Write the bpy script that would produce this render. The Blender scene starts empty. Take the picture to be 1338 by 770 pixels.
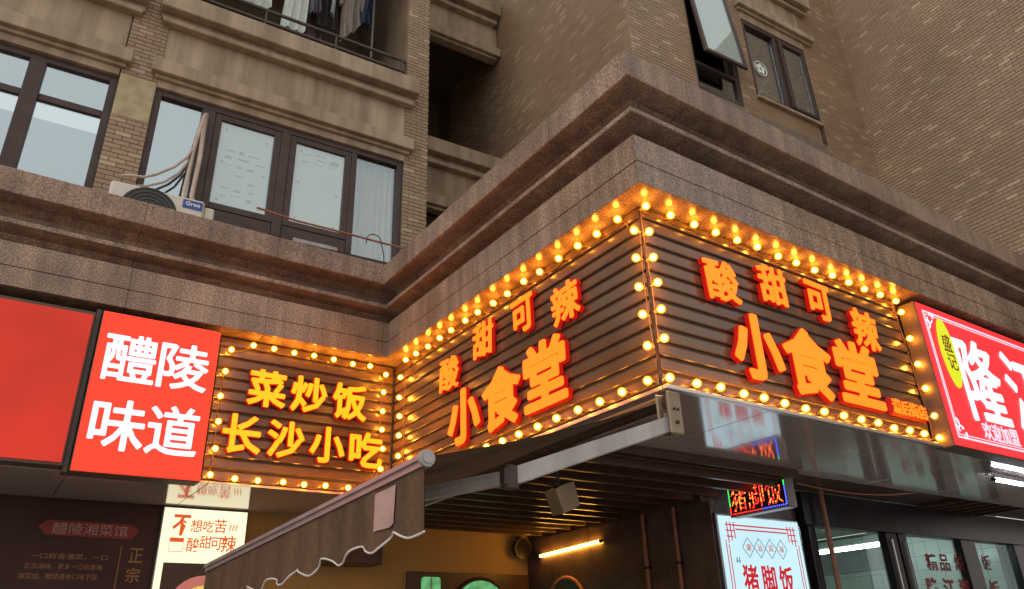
import bpy, bmesh, math, random
import numpy as np
from mathutils import Vector, Matrix
random.seed(7)
PI = math.pi
S = bpy.context.scene
COL = S.collection

# ------------------------------------------------------------------ camera
def make_camera():
    yaw, pitch, roll = math.radians(35.282), math.radians(25.380), math.radians(-2.072)
    d = Vector((math.sin(yaw) * math.cos(pitch), math.cos(yaw) * math.cos(pitch), math.sin(pitch)))
    r = Vector((math.cos(yaw), -math.sin(yaw), 0)); c = r.cross(d)
    r2 = math.cos(roll) * r + math.sin(roll) * c
    c2 = -math.sin(roll) * r + math.cos(roll) * c
    m = Matrix((r2, c2, -d)).transposed().to_4x4()
    m.translation = Vector((0, 0, 1.6))
    cam = bpy.data.cameras.new('camera'); o = bpy.data.objects.new('camera', cam)
    COL.objects.link(o); o.matrix_world = m
    cam.sensor_width = 36; cam.lens = 990.89 / 1338 * 36
    cam.clip_start = 0.05; cam.clip_end = 2000
    S.camera = o
make_camera()

# ------------------------------------------------------------------ sky, sun, exposure
SUN_EL, SUN_AZ = math.radians(45), math.radians(255)     # azimuth from +Y clockwise
w = bpy.data.worlds.new('World'); S.world = w; w.use_nodes = True
nt = w.node_tree; bg = nt.nodes['Background']
sky = nt.nodes.new('ShaderNodeTexSky'); sky.sky_type = 'NISHITA'; sky.sun_disc = False
sky.sun_elevation = SUN_EL; sky.sun_rotation = SUN_AZ
sky.air_density = 1.0; sky.dust_density = 7.0; sky.ozone_density = 1.0
hs = nt.nodes.new('ShaderNodeHueSaturation'); hs.inputs['Saturation'].default_value = .35
cl = nt.nodes.new('ShaderNodeMix'); cl.data_type = 'RGBA'; cl.inputs[0].default_value = .7      # an even overcast layer over the clear sky
cl.inputs['B'].default_value = (12.5, 11.9, 11.1, 1)
nt.links.new(sky.outputs[0], hs.inputs['Color']); nt.links.new(hs.outputs[0], cl.inputs['A'])
nt.links.new(cl.outputs['Result'], bg.inputs[0]); bg.inputs[1].default_value = 0.093
sl = bpy.data.lights.new('sun', 'SUN'); sl.energy = 0.5; sl.angle = math.radians(40); sl.color = (1, .95, .88)
so = bpy.data.objects.new('sun', sl); COL.objects.link(so)
sd = Vector((math.sin(SUN_AZ) * math.cos(SUN_EL), math.cos(SUN_AZ) * math.cos(SUN_EL), math.sin(SUN_EL)))
so.rotation_euler = sd.to_track_quat('Z', 'Y').to_euler(); so.location = sd * 60
S.view_settings.view_transform = 'Standard'; S.view_settings.look = 'None'
S.view_settings.exposure = 0.0; S.view_settings.gamma = 1; S.view_settings.use_curve_mapping = False
S.render.engine = 'CYCLES'
S.cycles.use_denoising = True
S.cycles.max_bounces = 7; S.cycles.diffuse_bounces = 4; S.cycles.glossy_bounces = 4
S.cycles.transparent_max_bounces = 12; S.cycles.sample_clamp_indirect = 6
S.cycles.caustics_reflective = False; S.cycles.caustics_refractive = False

# ------------------------------------------------------------------ materials
def new_mat(name):
    m = bpy.data.materials.new(name); m.use_nodes = True
    return m, m.node_tree, m.node_tree.nodes['Principled BSDF']
def N(nt, t, **kw):
    n = nt.nodes.new(t)
    for k, v in kw.items(): setattr(n, k, v)
    return n
def pm(name, c1, c2=None, scale=8, rough=.6, metal=0, spec=.5, bump=0, bscale=None, detail=5, emit=None, es=0, rvar=0, coat=0, streak=0):
    """procedural material: noise between two colours, optional fine bump"""
    m, nt, b = new_mat(name)
    b.inputs['Roughness'].default_value = rough; b.inputs['Metallic'].default_value = metal
    b.inputs['Specular IOR Level'].default_value = spec
    b.inputs['Coat Weight'].default_value = coat; b.inputs['Coat Roughness'].default_value = .1
    tc = N(nt, 'ShaderNodeTexCoord')
    no = N(nt, 'ShaderNodeTexNoise'); no.inputs['Scale'].default_value = scale; no.inputs['Detail'].default_value = detail
    nt.links.new(tc.outputs['Object'], no.inputs['Vector'])
    ra = N(nt, 'ShaderNodeValToRGB'); ra.color_ramp.elements[0].position = .32; ra.color_ramp.elements[1].position = .68
    ra.color_ramp.elements[0].color = (*c1, 1); ra.color_ramp.elements[1].color = (*(c2 or c1), 1)
    nt.links.new(no.outputs['Fac'], ra.inputs[0]); nt.links.new(ra.outputs[0], b.inputs['Base Color'])
    if streak:      # rain runs and patchy grime
        mp = N(nt, 'ShaderNodeMapping'); mp.inputs['Scale'].default_value = (7, 7, .6)
        st = N(nt, 'ShaderNodeTexNoise'); st.inputs['Scale'].default_value = 1; st.inputs['Detail'].default_value = 6
        nt.links.new(tc.outputs['Object'], mp.inputs[0]); nt.links.new(mp.outputs[0], st.inputs['Vector'])
        rs = N(nt, 'ShaderNodeValToRGB'); rs.color_ramp.elements[0].position = .36; rs.color_ramp.elements[1].position = .66
        rs.color_ramp.elements[0].color = (1 - streak, 1 - streak * 1.05, 1 - streak * 1.1, 1); rs.color_ramp.elements[1].color = (1.06, 1.06, 1.06, 1)
        mm = N(nt, 'ShaderNodeMix', data_type='RGBA', blend_type='MULTIPLY'); mm.inputs[0].default_value = 1
        nt.links.new(st.outputs['Fac'], rs.inputs[0]); nt.links.new(ra.outputs[0], mm.inputs['A']); nt.links.new(rs.outputs[0], mm.inputs['B'])
        nt.links.new(mm.outputs['Result'], b.inputs['Base Color'])
    if rvar:
        mr = N(nt, 'ShaderNodeMapRange'); mr.inputs['To Min'].default_value = rough - rvar; mr.inputs['To Max'].default_value = rough + rvar
        n3 = N(nt, 'ShaderNodeTexNoise'); n3.inputs['Scale'].default_value = 4; n3.inputs['Detail'].default_value = 4
        nt.links.new(tc.outputs['Object'], n3.inputs['Vector'])
        nt.links.new(n3.outputs['Fac'], mr.inputs['Value']); nt.links.new(mr.outputs[0], b.inputs['Roughness'])
    if bump:
        n2 = N(nt, 'ShaderNodeTexNoise'); n2.inputs['Scale'].default_value = bscale or scale * 6; n2.inputs['Detail'].default_value = 6
        nt.links.new(tc.outputs['Object'], n2.inputs['Vector'])
        bp = N(nt, 'ShaderNodeBump'); bp.inputs['Strength'].default_value = bump; bp.inputs['Distance'].default_value = .01
        nt.links.new(n2.outputs['Fac'], bp.inputs['Height']); nt.links.new(bp.outputs[0], b.inputs['Normal'])
    if emit:
        b.inputs['Emission Color'].default_value = (*emit, 1); b.inputs['Emission Strength'].default_value = es
    return m
def em(name, col, strength, base=(.02, .02, .02), vary=0, vscale=2):
    m, nt, b = new_mat(name)
    b.inputs['Base Color'].default_value = (*base, 1); b.inputs['Roughness'].default_value = .35; b.inputs['Specular IOR Level'].default_value = .12
    b.inputs['Emission Color'].default_value = (*col, 1); b.inputs['Emission Strength'].default_value = strength
    if vary:
        tc = N(nt, 'ShaderNodeTexCoord'); no = N(nt, 'ShaderNodeTexNoise'); no.inputs['Scale'].default_value = vscale; no.inputs['Detail'].default_value = 2
        nt.links.new(tc.outputs['Object'], no.inputs['Vector'])
        mr = N(nt, 'ShaderNodeMapRange'); mr.inputs['From Min'].default_value = .3; mr.inputs['From Max'].default_value = .7
        mr.inputs['To Min'].default_value = strength * (1 - vary); mr.inputs['To Max'].default_value = strength * (1 + vary)
        nt.links.new(no.outputs['Fac'], mr.inputs['Value']); nt.links.new(mr.outputs[0], b.inputs['Emission Strength'])
    return m
def granite(name, a, b_, c, rough):
    """speckled granite: large staining, fine dark and light grains"""
    m, nt, bs = new_mat(name)
    tc = N(nt, 'ShaderNodeTexCoord')
    big = N(nt, 'ShaderNodeTexNoise'); big.inputs['Scale'].default_value = 1.6; big.inputs['Detail'].default_value = 6
    fine = N(nt, 'ShaderNodeTexNoise'); fine.inputs['Scale'].default_value = 70; fine.inputs['Detail'].default_value = 3
    vor = N(nt, 'ShaderNodeTexVoronoi'); vor.inputs['Scale'].default_value = 45
    for n in (big, fine, vor): nt.links.new(tc.outputs['Object'], n.inputs['Vector'])
    r1 = N(nt, 'ShaderNodeValToRGB'); r1.color_ramp.elements[0].position = .35; r1.color_ramp.elements[1].position = .65
    r1.color_ramp.elements[0].color = (*a, 1); r1.color_ramp.elements[1].color = (*b_, 1)
    nt.links.new(big.outputs['Fac'], r1.inputs[0])
    r2 = N(nt, 'ShaderNodeValToRGB'); r2.color_ramp.elements[0].position = .4; r2.color_ramp.elements[1].position = .62
    r2.color_ramp.elements[0].color = (.45, .45, .45, 1); r2.color_ramp.elements[1].color = (1.35, 1.35, 1.35, 1)
    nt.links.new(fine.outputs['Fac'], r2.inputs[0])
    mx = N(nt, 'ShaderNodeMix', data_type='RGBA', blend_type='MULTIPLY'); mx.inputs[0].default_value = .75
    nt.links.new(r1.outputs[0], mx.inputs['A']); nt.links.new(r2.outputs[0], mx.inputs['B'])
    m2 = N(nt, 'ShaderNodeMix', data_type='RGBA'); m2.inputs['B'].default_value = (*c, 1)
    r3 = N(nt, 'ShaderNodeValToRGB'); r3.color_ramp.elements[0].position = .08; r3.color_ramp.elements[0].color = (.5, .5, .5, 1)
    r3.color_ramp.elements[1].position = .2; r3.color_ramp.elements[1].color = (0, 0, 0, 1)
    nt.links.new(vor.outputs['Distance'], r3.inputs[0]); nt.links.new(r3.outputs[0], m2.inputs[0])
    nt.links.new(mx.outputs['Result'], m2.inputs['A']); nt.links.new(m2.outputs['Result'], bs.inputs['Base Color'])
    # rain streaks: noise stretched along z
    mp = N(nt, 'ShaderNodeMapping'); mp.inputs['Scale'].default_value = (9, 9, .5)
    st = N(nt, 'ShaderNodeTexNoise'); st.inputs['Scale'].default_value = 1; st.inputs['Detail'].default_value = 4
    nt.links.new(tc.outputs['Object'], mp.inputs[0]); nt.links.new(mp.outputs[0], st.inputs['Vector'])
    r4 = N(nt, 'ShaderNodeValToRGB'); r4.color_ramp.elements[0].position = .4; r4.color_ramp.elements[0].color = (.7, .7, .7, 1)
    r4.color_ramp.elements[1].position = .7; r4.color_ramp.elements[1].color = (1.25, 1.22, 1.18, 1)
    m3 = N(nt, 'ShaderNodeMix', data_type='RGBA', blend_type='MULTIPLY'); m3.inputs[0].default_value = .8
    nt.links.new(st.outputs['Fac'], r4.inputs[0]); nt.links.new(m2.outputs['Result'], m3.inputs['A']); nt.links.new(r4.outputs[0], m3.inputs['B'])
    nt.links.new(m3.outputs['Result'], bs.inputs['Base Color'])
    bs.inputs['Roughness'].default_value = rough
    bp = N(nt, 'ShaderNodeBump'); bp.inputs['Strength'].default_value = .15; bp.inputs['Distance'].default_value = .004
    nt.links.new(fine.outputs['Fac'], bp.inputs['Height']); nt.links.new(bp.outputs[0], bs.inputs['Normal'])
    return m
def tile_mat(name, dark, mid, light):
    m, nt, b = new_mat(name)
    at = N(nt, 'ShaderNodeAttribute'); at.attribute_name = 'tone'
    ra = N(nt, 'ShaderNodeValToRGB'); e = ra.color_ramp.elements
    e[0].position = 0; e[0].color = (*dark, 1); e[1].position = 1; e[1].color = (*light, 1)
    q = e.new(.6); q.color = (*mid, 1)
    nt.links.new(at.outputs['Fac'], ra.inputs[0])
    tc = N(nt, 'ShaderNodeTexCoord'); no = N(nt, 'ShaderNodeTexNoise'); no.inputs['Scale'].default_value = .7; no.inputs['Detail'].default_value = 5
    nt.links.new(tc.outputs['Object'], no.inputs['Vector'])
    r2 = N(nt, 'ShaderNodeValToRGB'); r2.color_ramp.elements[0].position = .3; r2.color_ramp.elements[0].color = (.78, .76, .74, 1)
    r2.color_ramp.elements[1].position = .7; r2.color_ramp.elements[1].color = (1.1, 1.1, 1.1, 1)
    nt.links.new(no.outputs['Fac'], r2.inputs[0])
    mx = N(nt, 'ShaderNodeMix', data_type='RGBA', blend_type='MULTIPLY'); mx.inputs[0].default_value = 1
    nt.links.new(ra.outputs[0], mx.inputs['A']); nt.links.new(r2.outputs[0], mx.inputs['B'])
    nt.links.new(mx.outputs['Result'], b.inputs['Base Color']); b.inputs['Roughness'].default_value = .55
    return m
def thin_glass(name, refl, tint=(.8, .86, .86), rough=.02):
    """coated thin window glass: fixed share mirror, the rest looks through"""
    m, nt, b = new_mat(name); nt.nodes.remove(b)
    out = nt.nodes['Material Output']
    gl = N(nt, 'ShaderNodeBsdfGlossy'); gl.inputs['Roughness'].default_value = rough; gl.inputs['Color'].default_value = (.80, .92, 1, 1)  # pale sky blue of the reflections put into the mirror colour
    tr = N(nt, 'ShaderNodeBsdfTransparent'); tr.inputs['Color'].default_value = (*tint, 1)
    tc = N(nt, 'ShaderNodeTexCoord'); no = N(nt, 'ShaderNodeTexNoise'); no.inputs['Scale'].default_value = 1.3; no.inputs['Detail'].default_value = 1
    bp = N(nt, 'ShaderNodeBump'); bp.inputs['Strength'].default_value = .04; bp.inputs['Distance'].default_value = .02
    nt.links.new(tc.outputs['Object'], no.inputs['Vector']); nt.links.new(no.outputs['Fac'], bp.inputs['Height']); nt.links.new(bp.outputs[0], gl.inputs['Normal'])
    ms = N(nt, 'ShaderNodeMixShader'); ms.inputs[0].default_value = refl
    nt.links.new(tr.outputs[0], ms.inputs[1]); nt.links.new(gl.outputs[0], ms.inputs[2]); nt.links.new(ms.outputs[0], out.inputs[0])
    return m
def bulb_halo_glass(name):
    m, nt, b = new_mat(name); nt.nodes.remove(b); out = nt.nodes['Material Output']
    e = N(nt, 'ShaderNodeEmission'); e.inputs['Color'].default_value = (1, .36, .012, 1); e.inputs['Strength'].default_value = 1.4  # emission on the shell stands in for the bulb's glow halo
    tr = N(nt, 'ShaderNodeBsdfTransparent'); tr.inputs['Color'].default_value = (1, .86, .6, 1)
    gl = N(nt, 'ShaderNodeBsdfGlossy'); gl.inputs['Roughness'].default_value = .08
    m1 = N(nt, 'ShaderNodeMixShader'); m1.inputs[0].default_value = .06
    ad = N(nt, 'ShaderNodeAddShader')
    nt.links.new(tr.outputs[0], m1.inputs[1]); nt.links.new(gl.outputs[0], m1.inputs[2])
    nt.links.new(m1.outputs[0], ad.inputs[0]); nt.links.new(e.outputs[0], ad.inputs[1]); nt.links.new(ad.outputs[0], out.inputs[0])
    return m
BULB = 95.0
M = {}
M['granite'] = granite('granite_polished', (.27, .185, .135), (.40, .285, .21), (.05, .04, .035), .20)
M['granite_rough'] = granite('granite_weathered', (.24, .165, .125), (.37, .265, .20), (.06, .045, .04), .6)
M['mortar'] = pm('mortar', (.16, .13, .10), (.2, .165, .13), 5, .9)
M['tile'] = tile_mat('wall_tile', (.235, .155, .095), (.34, .235, .15), (.50, .375, .255))
M['plaster'] = pm('plaster_trim', (.35, .268, .185), (.43, .335, .24), 2.2, .85, bump=.2, bscale=60, streak=.32)
M['plaster_raw'] = pm('bare_plaster', (.36, .30, .17), (.47, .40, .25), 9, .95, bump=.6, bscale=26)
M['frame'] = pm('window_frame_paint', (.055, .036, .034), (.075, .05, .046), 6, .45, spec=.3)
M['frame_dark'] = pm('shop_frame_metal', (.02, .016, .018), (.035, .028, .03), 6, .3, metal=.5)
M['glass'] = thin_glass('coated_window_glass', .46)
M['glass_mid'] = thin_glass('tinted_window_glass', .42, (.9, .85, .8))
M['glass_clear'] = thin_glass('clear_window_glass', .20, (.93, .96, .95))
M['glass_shop'] = thin_glass('shop_glass', .09, (.8, .92, .86))
M['paper'] = pm('taped_paper', (.74, .82, .78), (.82, .88, .84), 3, .8)
M['ink'] = pm('faded_print', (.30, .36, .34), (.38, .43, .4), 30, .8)
M['curtain'] = pm('curtain_cloth', (.5, .46, .45), (.58, .54, .52), 5, .9)
M['dark_room'] = pm('dark_interior', (.025, .018, .012), (.035, .025, .016), 3, .9)  # darkness of unlit interiors put into the colour
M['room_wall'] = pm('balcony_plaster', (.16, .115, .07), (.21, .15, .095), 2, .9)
M['room_tan'] = pm('brown_panel', (.22, .145, .085), (.28, .19, .115), 2, .5)  # brown reflected in the glass put into the base colour
M['rail'] = pm('rail_paint', (.06, .048, .04), (.085, .07, .06), 8, .45, metal=.3)
M['slat'] = pm('brown_slat_metal', (.115, .068, .036), (.145, .088, .050), 3, .20, metal=0, spec=.65, rvar=.05)
M['slat_gap'] = pm('slat_groove', (.06, .034, .02), (.08, .046, .028), 3, .6)
M['soffit'] = pm('aluminium_soffit', (.52, .43, .41), (.60, .50, .475), 1.5, .09, metal=.28, coat=.7, rvar=.035, bump=.012, bscale=3)
M['alu'] = pm('aluminium_trim', (.55, .52, .5), (.65, .62, .6), 5, .3, metal=.8)
M['alu_white'] = pm('white_powder_coat', (.36, .34, .34), (.44, .42, .42), 5, .35, spec=.5, streak=.2)
M['ceil_slat'] = pm('ceiling_batten', (.055, .028, .018), (.085, .045, .028), 7, .3)
M['void'] = pm('ceiling_void', (.012, .008, .006), (.016, .01, .008), 3, .9)  # near-black board colour stands in for the dark above the battens
M['tan_wall'] = pm('tan_paint', (.42, .235, .07), (.48, .28, .09), 1.4, .75, bump=.1, bscale=40)
M['dark_wall'] = pm('dark_wall_panel', (.06, .034, .030), (.115, .066, .056), 5, .35, detail=8, bump=.2, bscale=20)
M['dark_wood'] = pm('dark_wood_board', (.06, .026, .014), (.10, .042, .022), 12, .4)
M['copper'] = pm('red_brown_pipe', (.26, .09, .05), (.34, .13, .075), 10, .45)
M['canvas'] = pm('brown_awning_canvas', (.10, .055, .028), (.14, .078, .040), 30, .85, bump=.15, bscale=220, streak=.3)
M['piping'] = pm('white_piping', (.6, .55, .52), (.7, .65, .62), 20, .6)
M['bar'] = pm('pink_grey_bar', (.48, .38, .37), (.56, .46, .44), 6, .32, metal=.4)
M['sticker'] = pm('faded_label', (.40, .25, .235), (.52, .34, .32), 6, .7)
M['ac'] = pm('ac_casing', (.56, .54, .47), (.65, .62, .55), 4, .5)
M['ac_dark'] = pm('ac_fan_dark', (.03, .03, .03), (.05, .05, .05), 8, .5)
M['pvc'] = pm('wrapped_pipe', (.42, .34, .28), (.55, .46, .39), 14, .7, bump=.3, bscale=40)
M['wire'] = pm('thin_wire', (.05, .035, .025), (.07, .05, .035), 8, .6)
M['wire_amber'] = pm('festoon_wire', (.22, .13, .05), (.3, .18, .07), 8, .5)
M['socket'] = pm('bulb_socket', (.5, .32, .12), (.6, .4, .16), 8, .4)
M['blue_label'] = pm('blue_label', (.03, .08, .30), (.04, .10, .36), 8, .5)
M['white_print'] = pm('white_print', (.75, .75, .75), (.8, .8, .8), 8, .6)
M['bulb'] = em('hot_bulb', (1, .40, .045), BULB)
M['bulb_glass'] = bulb_halo_glass('amber_bulb_glass')
M['letter_face'] = em('letter_face', (1, .105, .004), 3.4)
M['letter_face_y'] = em('letter_face_yellow', (1, .20, .004), 3.2)
M['letter_side'] = em('letter_side', (1, .015, .010), .42, base=(.12, .004, .004))
M['red_lit'] = em('lit_red_sign', (1, .030, .012), 2.1, vary=.05, vscale=1.2)
M['red_dim'] = em('dim_red_sign', (1, .05, .025), .62, vary=.14, vscale=1.5)
M['red_rose'] = em('lit_crimson_sign', (1, .022, .026), 1.8, vary=.06, vscale=1.2)
M['white_lit'] = em('lit_white', (.78, .86, 1), 1.35)
M['pink_lit'] = em('lit_pale_pink', (1, .80, .95), 1.0)
M['leaf_lit'] = em('lit_leaf', (.85, .92, .02), .95)
M['brown_print'] = em('lit_brown_print', (.35, .08, .02), .5)
M['poster_lit'] = em('lit_poster', (.62, .90, 1), 1.0, vary=.06, vscale=1)
M['poster_red'] = em('poster_red', (.75, .02, .03), .8)
M['poster_ink'] = em('poster_ink', (.10, .15, .18), .6)
M['poster_warm'] = em('lit_warm_poster', (1, .93, .60), 1.25)
M['poster_orange'] = em('poster_orange', (.95, .13, .03), .8)
M['food_dark'] = em('food_backdrop', (.10, .05, .03), .35)
M['food_rim'] = em('bowl_rim', (.75, .22, .18), .7)
M['alu_edge'] = pm('lightbox_edge', (.3, .28, .28), (.36, .33, .33), 5, .35, metal=.6)
M['sign_case'] = pm('sign_case', (.085, .055, .04), (.11, .075, .055), 4, .6)
M['led_case'] = pm('led_case', (.02, .018, .02), (.03, .026, .03), 5, .4)
M['led_red'] = em('led_red', (1, .03, .02), 2.6)
M['led_amber'] = em('led_amber', (1, .25, .03), 3.2)
M['led_green'] = em('led_green', (.05, 1, .12), 1.8)
M['led_blue'] = em('led_blue', (.06, .1, 1), 3.0)
M['tube_warm'] = em('warm_tube', (1, .48, .06), 45)
M['tube_cool'] = em('cool_tube', (.82, .92, 1), 26)
M['green_pic'] = em('lit_green_picture', (.20, .65, .25), .55, vary=.5, vscale=9)
M['tile_white'] = pm('glazed_white_tile', (.62, .68, .62), (.70, .75, .70), 2, .2)
M['ceiling_white'] = pm('shop_ceiling', (.55, .55, .5), (.62, .62, .57), 2, .8)
M['red_print'] = pm('red_window_print', (.30, .03, .03), (.36, .04, .04), 8, .6)
M['gold_print'] = pm('dull_gold_print', (.30, .15, .06), (.36, .19, .08), 10, .5)
M['banner_red'] = pm('dull_red_banner', (.20, .02, .02), (.26, .03, .03), 4, .5)
M['black_glass'] = pm('dark_sheet', (.055, .026, .022), (.075, .038, .033), 2, .5, spec=.2)
M['pave'] = pm('pavement', (.30, .28, .25), (.38, .35, .32), 2, .85, bump=.2)
M['speaker'] = pm('tan_metal_case', (.22, .17, .11), (.28, .22, .15), 6, .45, metal=.3)

def food_mat():
    m, nt, b = new_mat('food_print')
    tc = N(nt, 'ShaderNodeTexCoord'); v = N(nt, 'ShaderNodeTexVoronoi'); v.inputs['Scale'].default_value = 45
    nt.links.new(tc.outputs['Object'], v.inputs['Vector'])
    ra = N(nt, 'ShaderNodeValToRGB'); e = ra.color_ramp.elements
    e[0].color = (.9, .5, .03, 1); e[1].color = (.75, .12, .02, 1); q = e.new(.5); q.color = (.95, .75, .15, 1)
    nt.links.new(v.outputs['Color'], ra.inputs[0]); nt.links.new(ra.outputs[0], b.inputs['Emission Color']); b.inputs['Emission Strength'].default_value = .85
    b.inputs['Base Color'].default_value = (.02, .02, .02, 1)
    return m
M['food'] = food_mat()

# ------------------------------------------------------------------ mesh helpers
class MB:
    def __init__(s): s.v = []; s.f = []; s.tone = None
    def box(s, x0, x1, y0, y1, z0, z1):
        i = len(s.v)
        s.v += [(x0, y0, z0), (x1, y0, z0), (x1, y1, z0), (x0, y1, z0), (x0, y0, z1), (x1, y0, z1), (x1, y1, z1), (x0, y1, z1)]
        s.f += [tuple(i + k for k in q) for q in ((0, 3, 2, 1), (4, 5, 6, 7), (0, 1, 5, 4), (1, 2, 6, 5), (2, 3, 7, 6), (3, 0, 4, 7))]
        return s
    def cbox(s, x0, x1, y0, y1, z0, z1, c=.006):
        """box with chamfered edges"""
        bm = bmesh.new()
        bmesh.ops.create_cube(bm, size=1)
        for v in bm.verts:
            v.co = Vector((x0 if v.co.x < 0 else x1, y0 if v.co.y < 0 else y1, z0 if v.co.z < 0 else z1))
        bmesh.ops.bevel(bm, geom=bm.edges[:], offset=min(c, .45 * min(abs(x1 - x0), abs(y1 - y0), abs(z1 - z0))), segments=1, affect='EDGES')
        i = len(s.v); bm.verts.index_update()
        s.v += [tuple(v.co) for v in bm.verts]; s.f += [tuple(i + v.index for v in f.verts) for f in bm.faces]
        bm.free(); return s
    def tube(s, pts, r, n=8, cap=True, r1=None):
        pts = [Vector(p) for p in pts]; i0 = len(s.v); L = len(pts)
        up = Vector((0, 0, 1))
        for k, p in enumerate(pts):
            t = (pts[min(k + 1, L - 1)] - pts[max(k - 1, 0)]).normalized()
            a = t.cross(up)
            if a.length < .05: a = t.cross(Vector((1, 0, 0)))
            a.normalize(); b = a.cross(t).normalized()
            rr = r if r1 is None else r + (r1 - r) * k / (L - 1)
            for j in range(n):
                an = 2 * PI * j / n; s.v.append(tuple(p + a * (rr * math.cos(an)) + b * (rr * math.sin(an))))
        for k in range(L - 1):
            for j in range(n):
                a0 = i0 + k * n + j; a1 = i0 + k * n + (j + 1) % n
                s.f.append((a0, a1, a1 + n, a0 + n))
        if cap:
            s.f.append(tuple(i0 + j for j in range(n))[::-1]); s.f.append(tuple(i0 + (L - 1) * n + j for j in range(n)))
        return s
    def prism(s, poly, axis, a0, a1):
        """poly of 2-D points extruded along axis 'x','y','z' (poly given in the two other axes, in order)"""
        i = len(s.v); n = len(poly)
        for a in (a0, a1):
            for p in poly:
                s.v.append({'x': (a, p[0], p[1]), 'y': (p[0], a, p[1]), 'z': (p[0], p[1], a)}[axis])
        s.f.append(tuple(range(i, i + n))); s.f.append(tuple(range(i + n, i + 2 * n))[::-1])
        for k in range(n):
            k2 = (k + 1) % n; s.f.append((i + k, i + n + k, i + n + k2, i + k2))
        return s
    def beam(s, p, q, w, h):
        """rectangular bar from p to q, w sideways, h upwards"""
        p, q = Vector(p), Vector(q); t = (q - p).normalized(); a = t.cross(Vector((0, 0, 1))).normalized(); b = a.cross(t)
        i = len(s.v)
        for e in (p, q):
            for sx, sy in ((-1, -1), (1, -1), (1, 1), (-1, 1)): s.v.append(tuple(e + a * (sx * w / 2) + b * (sy * h / 2)))
        s.f += [tuple(i + k for k in f) for f in ((0, 1, 2, 3), (7, 6, 5, 4), (0, 4, 5, 1), (1, 5, 6, 2), (2, 6, 7, 3), (3, 7, 4, 0))]
        return s
    def sphere(s, c, r, nu=14, nv=9, sz=1):
        i = len(s.v)
        s.v.append((c[0], c[1], c[2] - r * sz))
        for k in range(1, nv):
            th = PI * k / nv
            for j in range(nu):
                a = 2 * PI * j / nu
                s.v.append((c[0] + r * math.sin(th) * math.cos(a), c[1] + r * math.sin(th) * math.sin(a), c[2] - r * sz * math.cos(th)))
        s.v.append((c[0], c[1], c[2] + r * sz)); top = len(s.v) - 1
        for j in range(nu):
            j2 = (j + 1) % nu
            s.f.append((i, i + 1 + j2, i + 1 + j)); s.f.append((top, top - nu + j, top - nu + j2))
            for k in range(nv - 2):
                a = i + 1 + k * nu; s.f.append((a + j, a + j2, a + nu + j2, a + nu + j))
        return s
    def disc(s, c, u, v, ru, rv, n=28):
        u, v, c = Vector(u), Vector(v), Vector(c); i = len(s.v)
        for j in range(n):
            a = 2 * PI * j / n; s.v.append(tuple(c + u * (ru * math.cos(a)) + v * (rv * math.sin(a))))
        s.f.append(tuple(range(i, i + n))); return s
    def quad(s, *pts):
        i = len(s.v); s.v += [tuple(p) for p in pts]; s.f.append(tuple(range(i, i + len(pts)))); return s
    def mesh(s, name, off=(0, 0, 0), smooth=False):
        me = bpy.data.meshes.new(name)
        me.from_pydata([(a - off[0], b - off[1], c - off[2]) for a, b, c in s.v], [], s.f)
        if s.tone is not None:
            at = me.attributes.new('tone', 'FLOAT', 'FACE'); at.data.foreach_set('value', s.tone)
        bm = bmesh.new(); bm.from_mesh(me); bmesh.ops.recalc_face_normals(bm, faces=bm.faces[:]); bm.to_mesh(me); bm.free()
        if smooth:
            me.shade_smooth()
            try: me.set_sharp_from_angle(angle=math.radians(45))
            except Exception: pass
        return me

TA = math.radians(-3.362)       # the apartment tower stands 3.4 degrees askew to the shop podium
ROT = Matrix.Rotation(TA, 4, 'Z')
def place(o, loc, tower):
    if tower:
        o.location = ROT @ Vector(loc); o.rotation_euler = (0, 0, TA)
    else: o.location = loc
def tag(o, label=None, cat=None, group=None, kind=None):
    if label: o['label'] = label
    if cat: o['category'] = cat
    if group: o['group'] = group
    if kind: o['kind'] = kind
    return o
class T:
    """a thing: an Empty at its base; parts are given in world (or tower) coordinates"""
    def __init__(s, name, label, cat, loc, tower=False, group=None):
        s.loc = tuple(loc); s.o = bpy.data.objects.new(name, None); s.o.empty_display_size = .1
        COL.objects.link(s.o); place(s.o, loc, tower); tag(s.o, label, cat, group)
    def part(s, name, mb, mat, smooth=False, label=None, parent=None, kind=None):
        me = mb.mesh(name, s.loc, smooth) if isinstance(mb, MB) else mb
        o = bpy.data.objects.new(name, me); COL.objects.link(o); o.parent = parent or s.o
        if me.materials: me.materials.clear()
        me.materials.append(M[mat]); tag(o, label, None, None, kind)
        return o
    def inst(s, name, me, at, parent=None, rot=None):
        o = bpy.data.objects.new(name, me); COL.objects.link(o); o.parent = parent or s.o
        o.location = Vector(at) - Vector(s.loc) if parent is None else Vector(at)
        if rot: o.rotation_euler = rot
        return o
def single(name, mb, mat, label, cat, loc, tower=False, group=None, kind=None, smooth=False):
    me = mb.mesh(name, loc, smooth); o = bpy.data.objects.new(name, me); COL.objects.link(o)
    place(o, loc, tower); me.materials.append(M[mat]); return tag(o, label, cat, group, kind)

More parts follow.
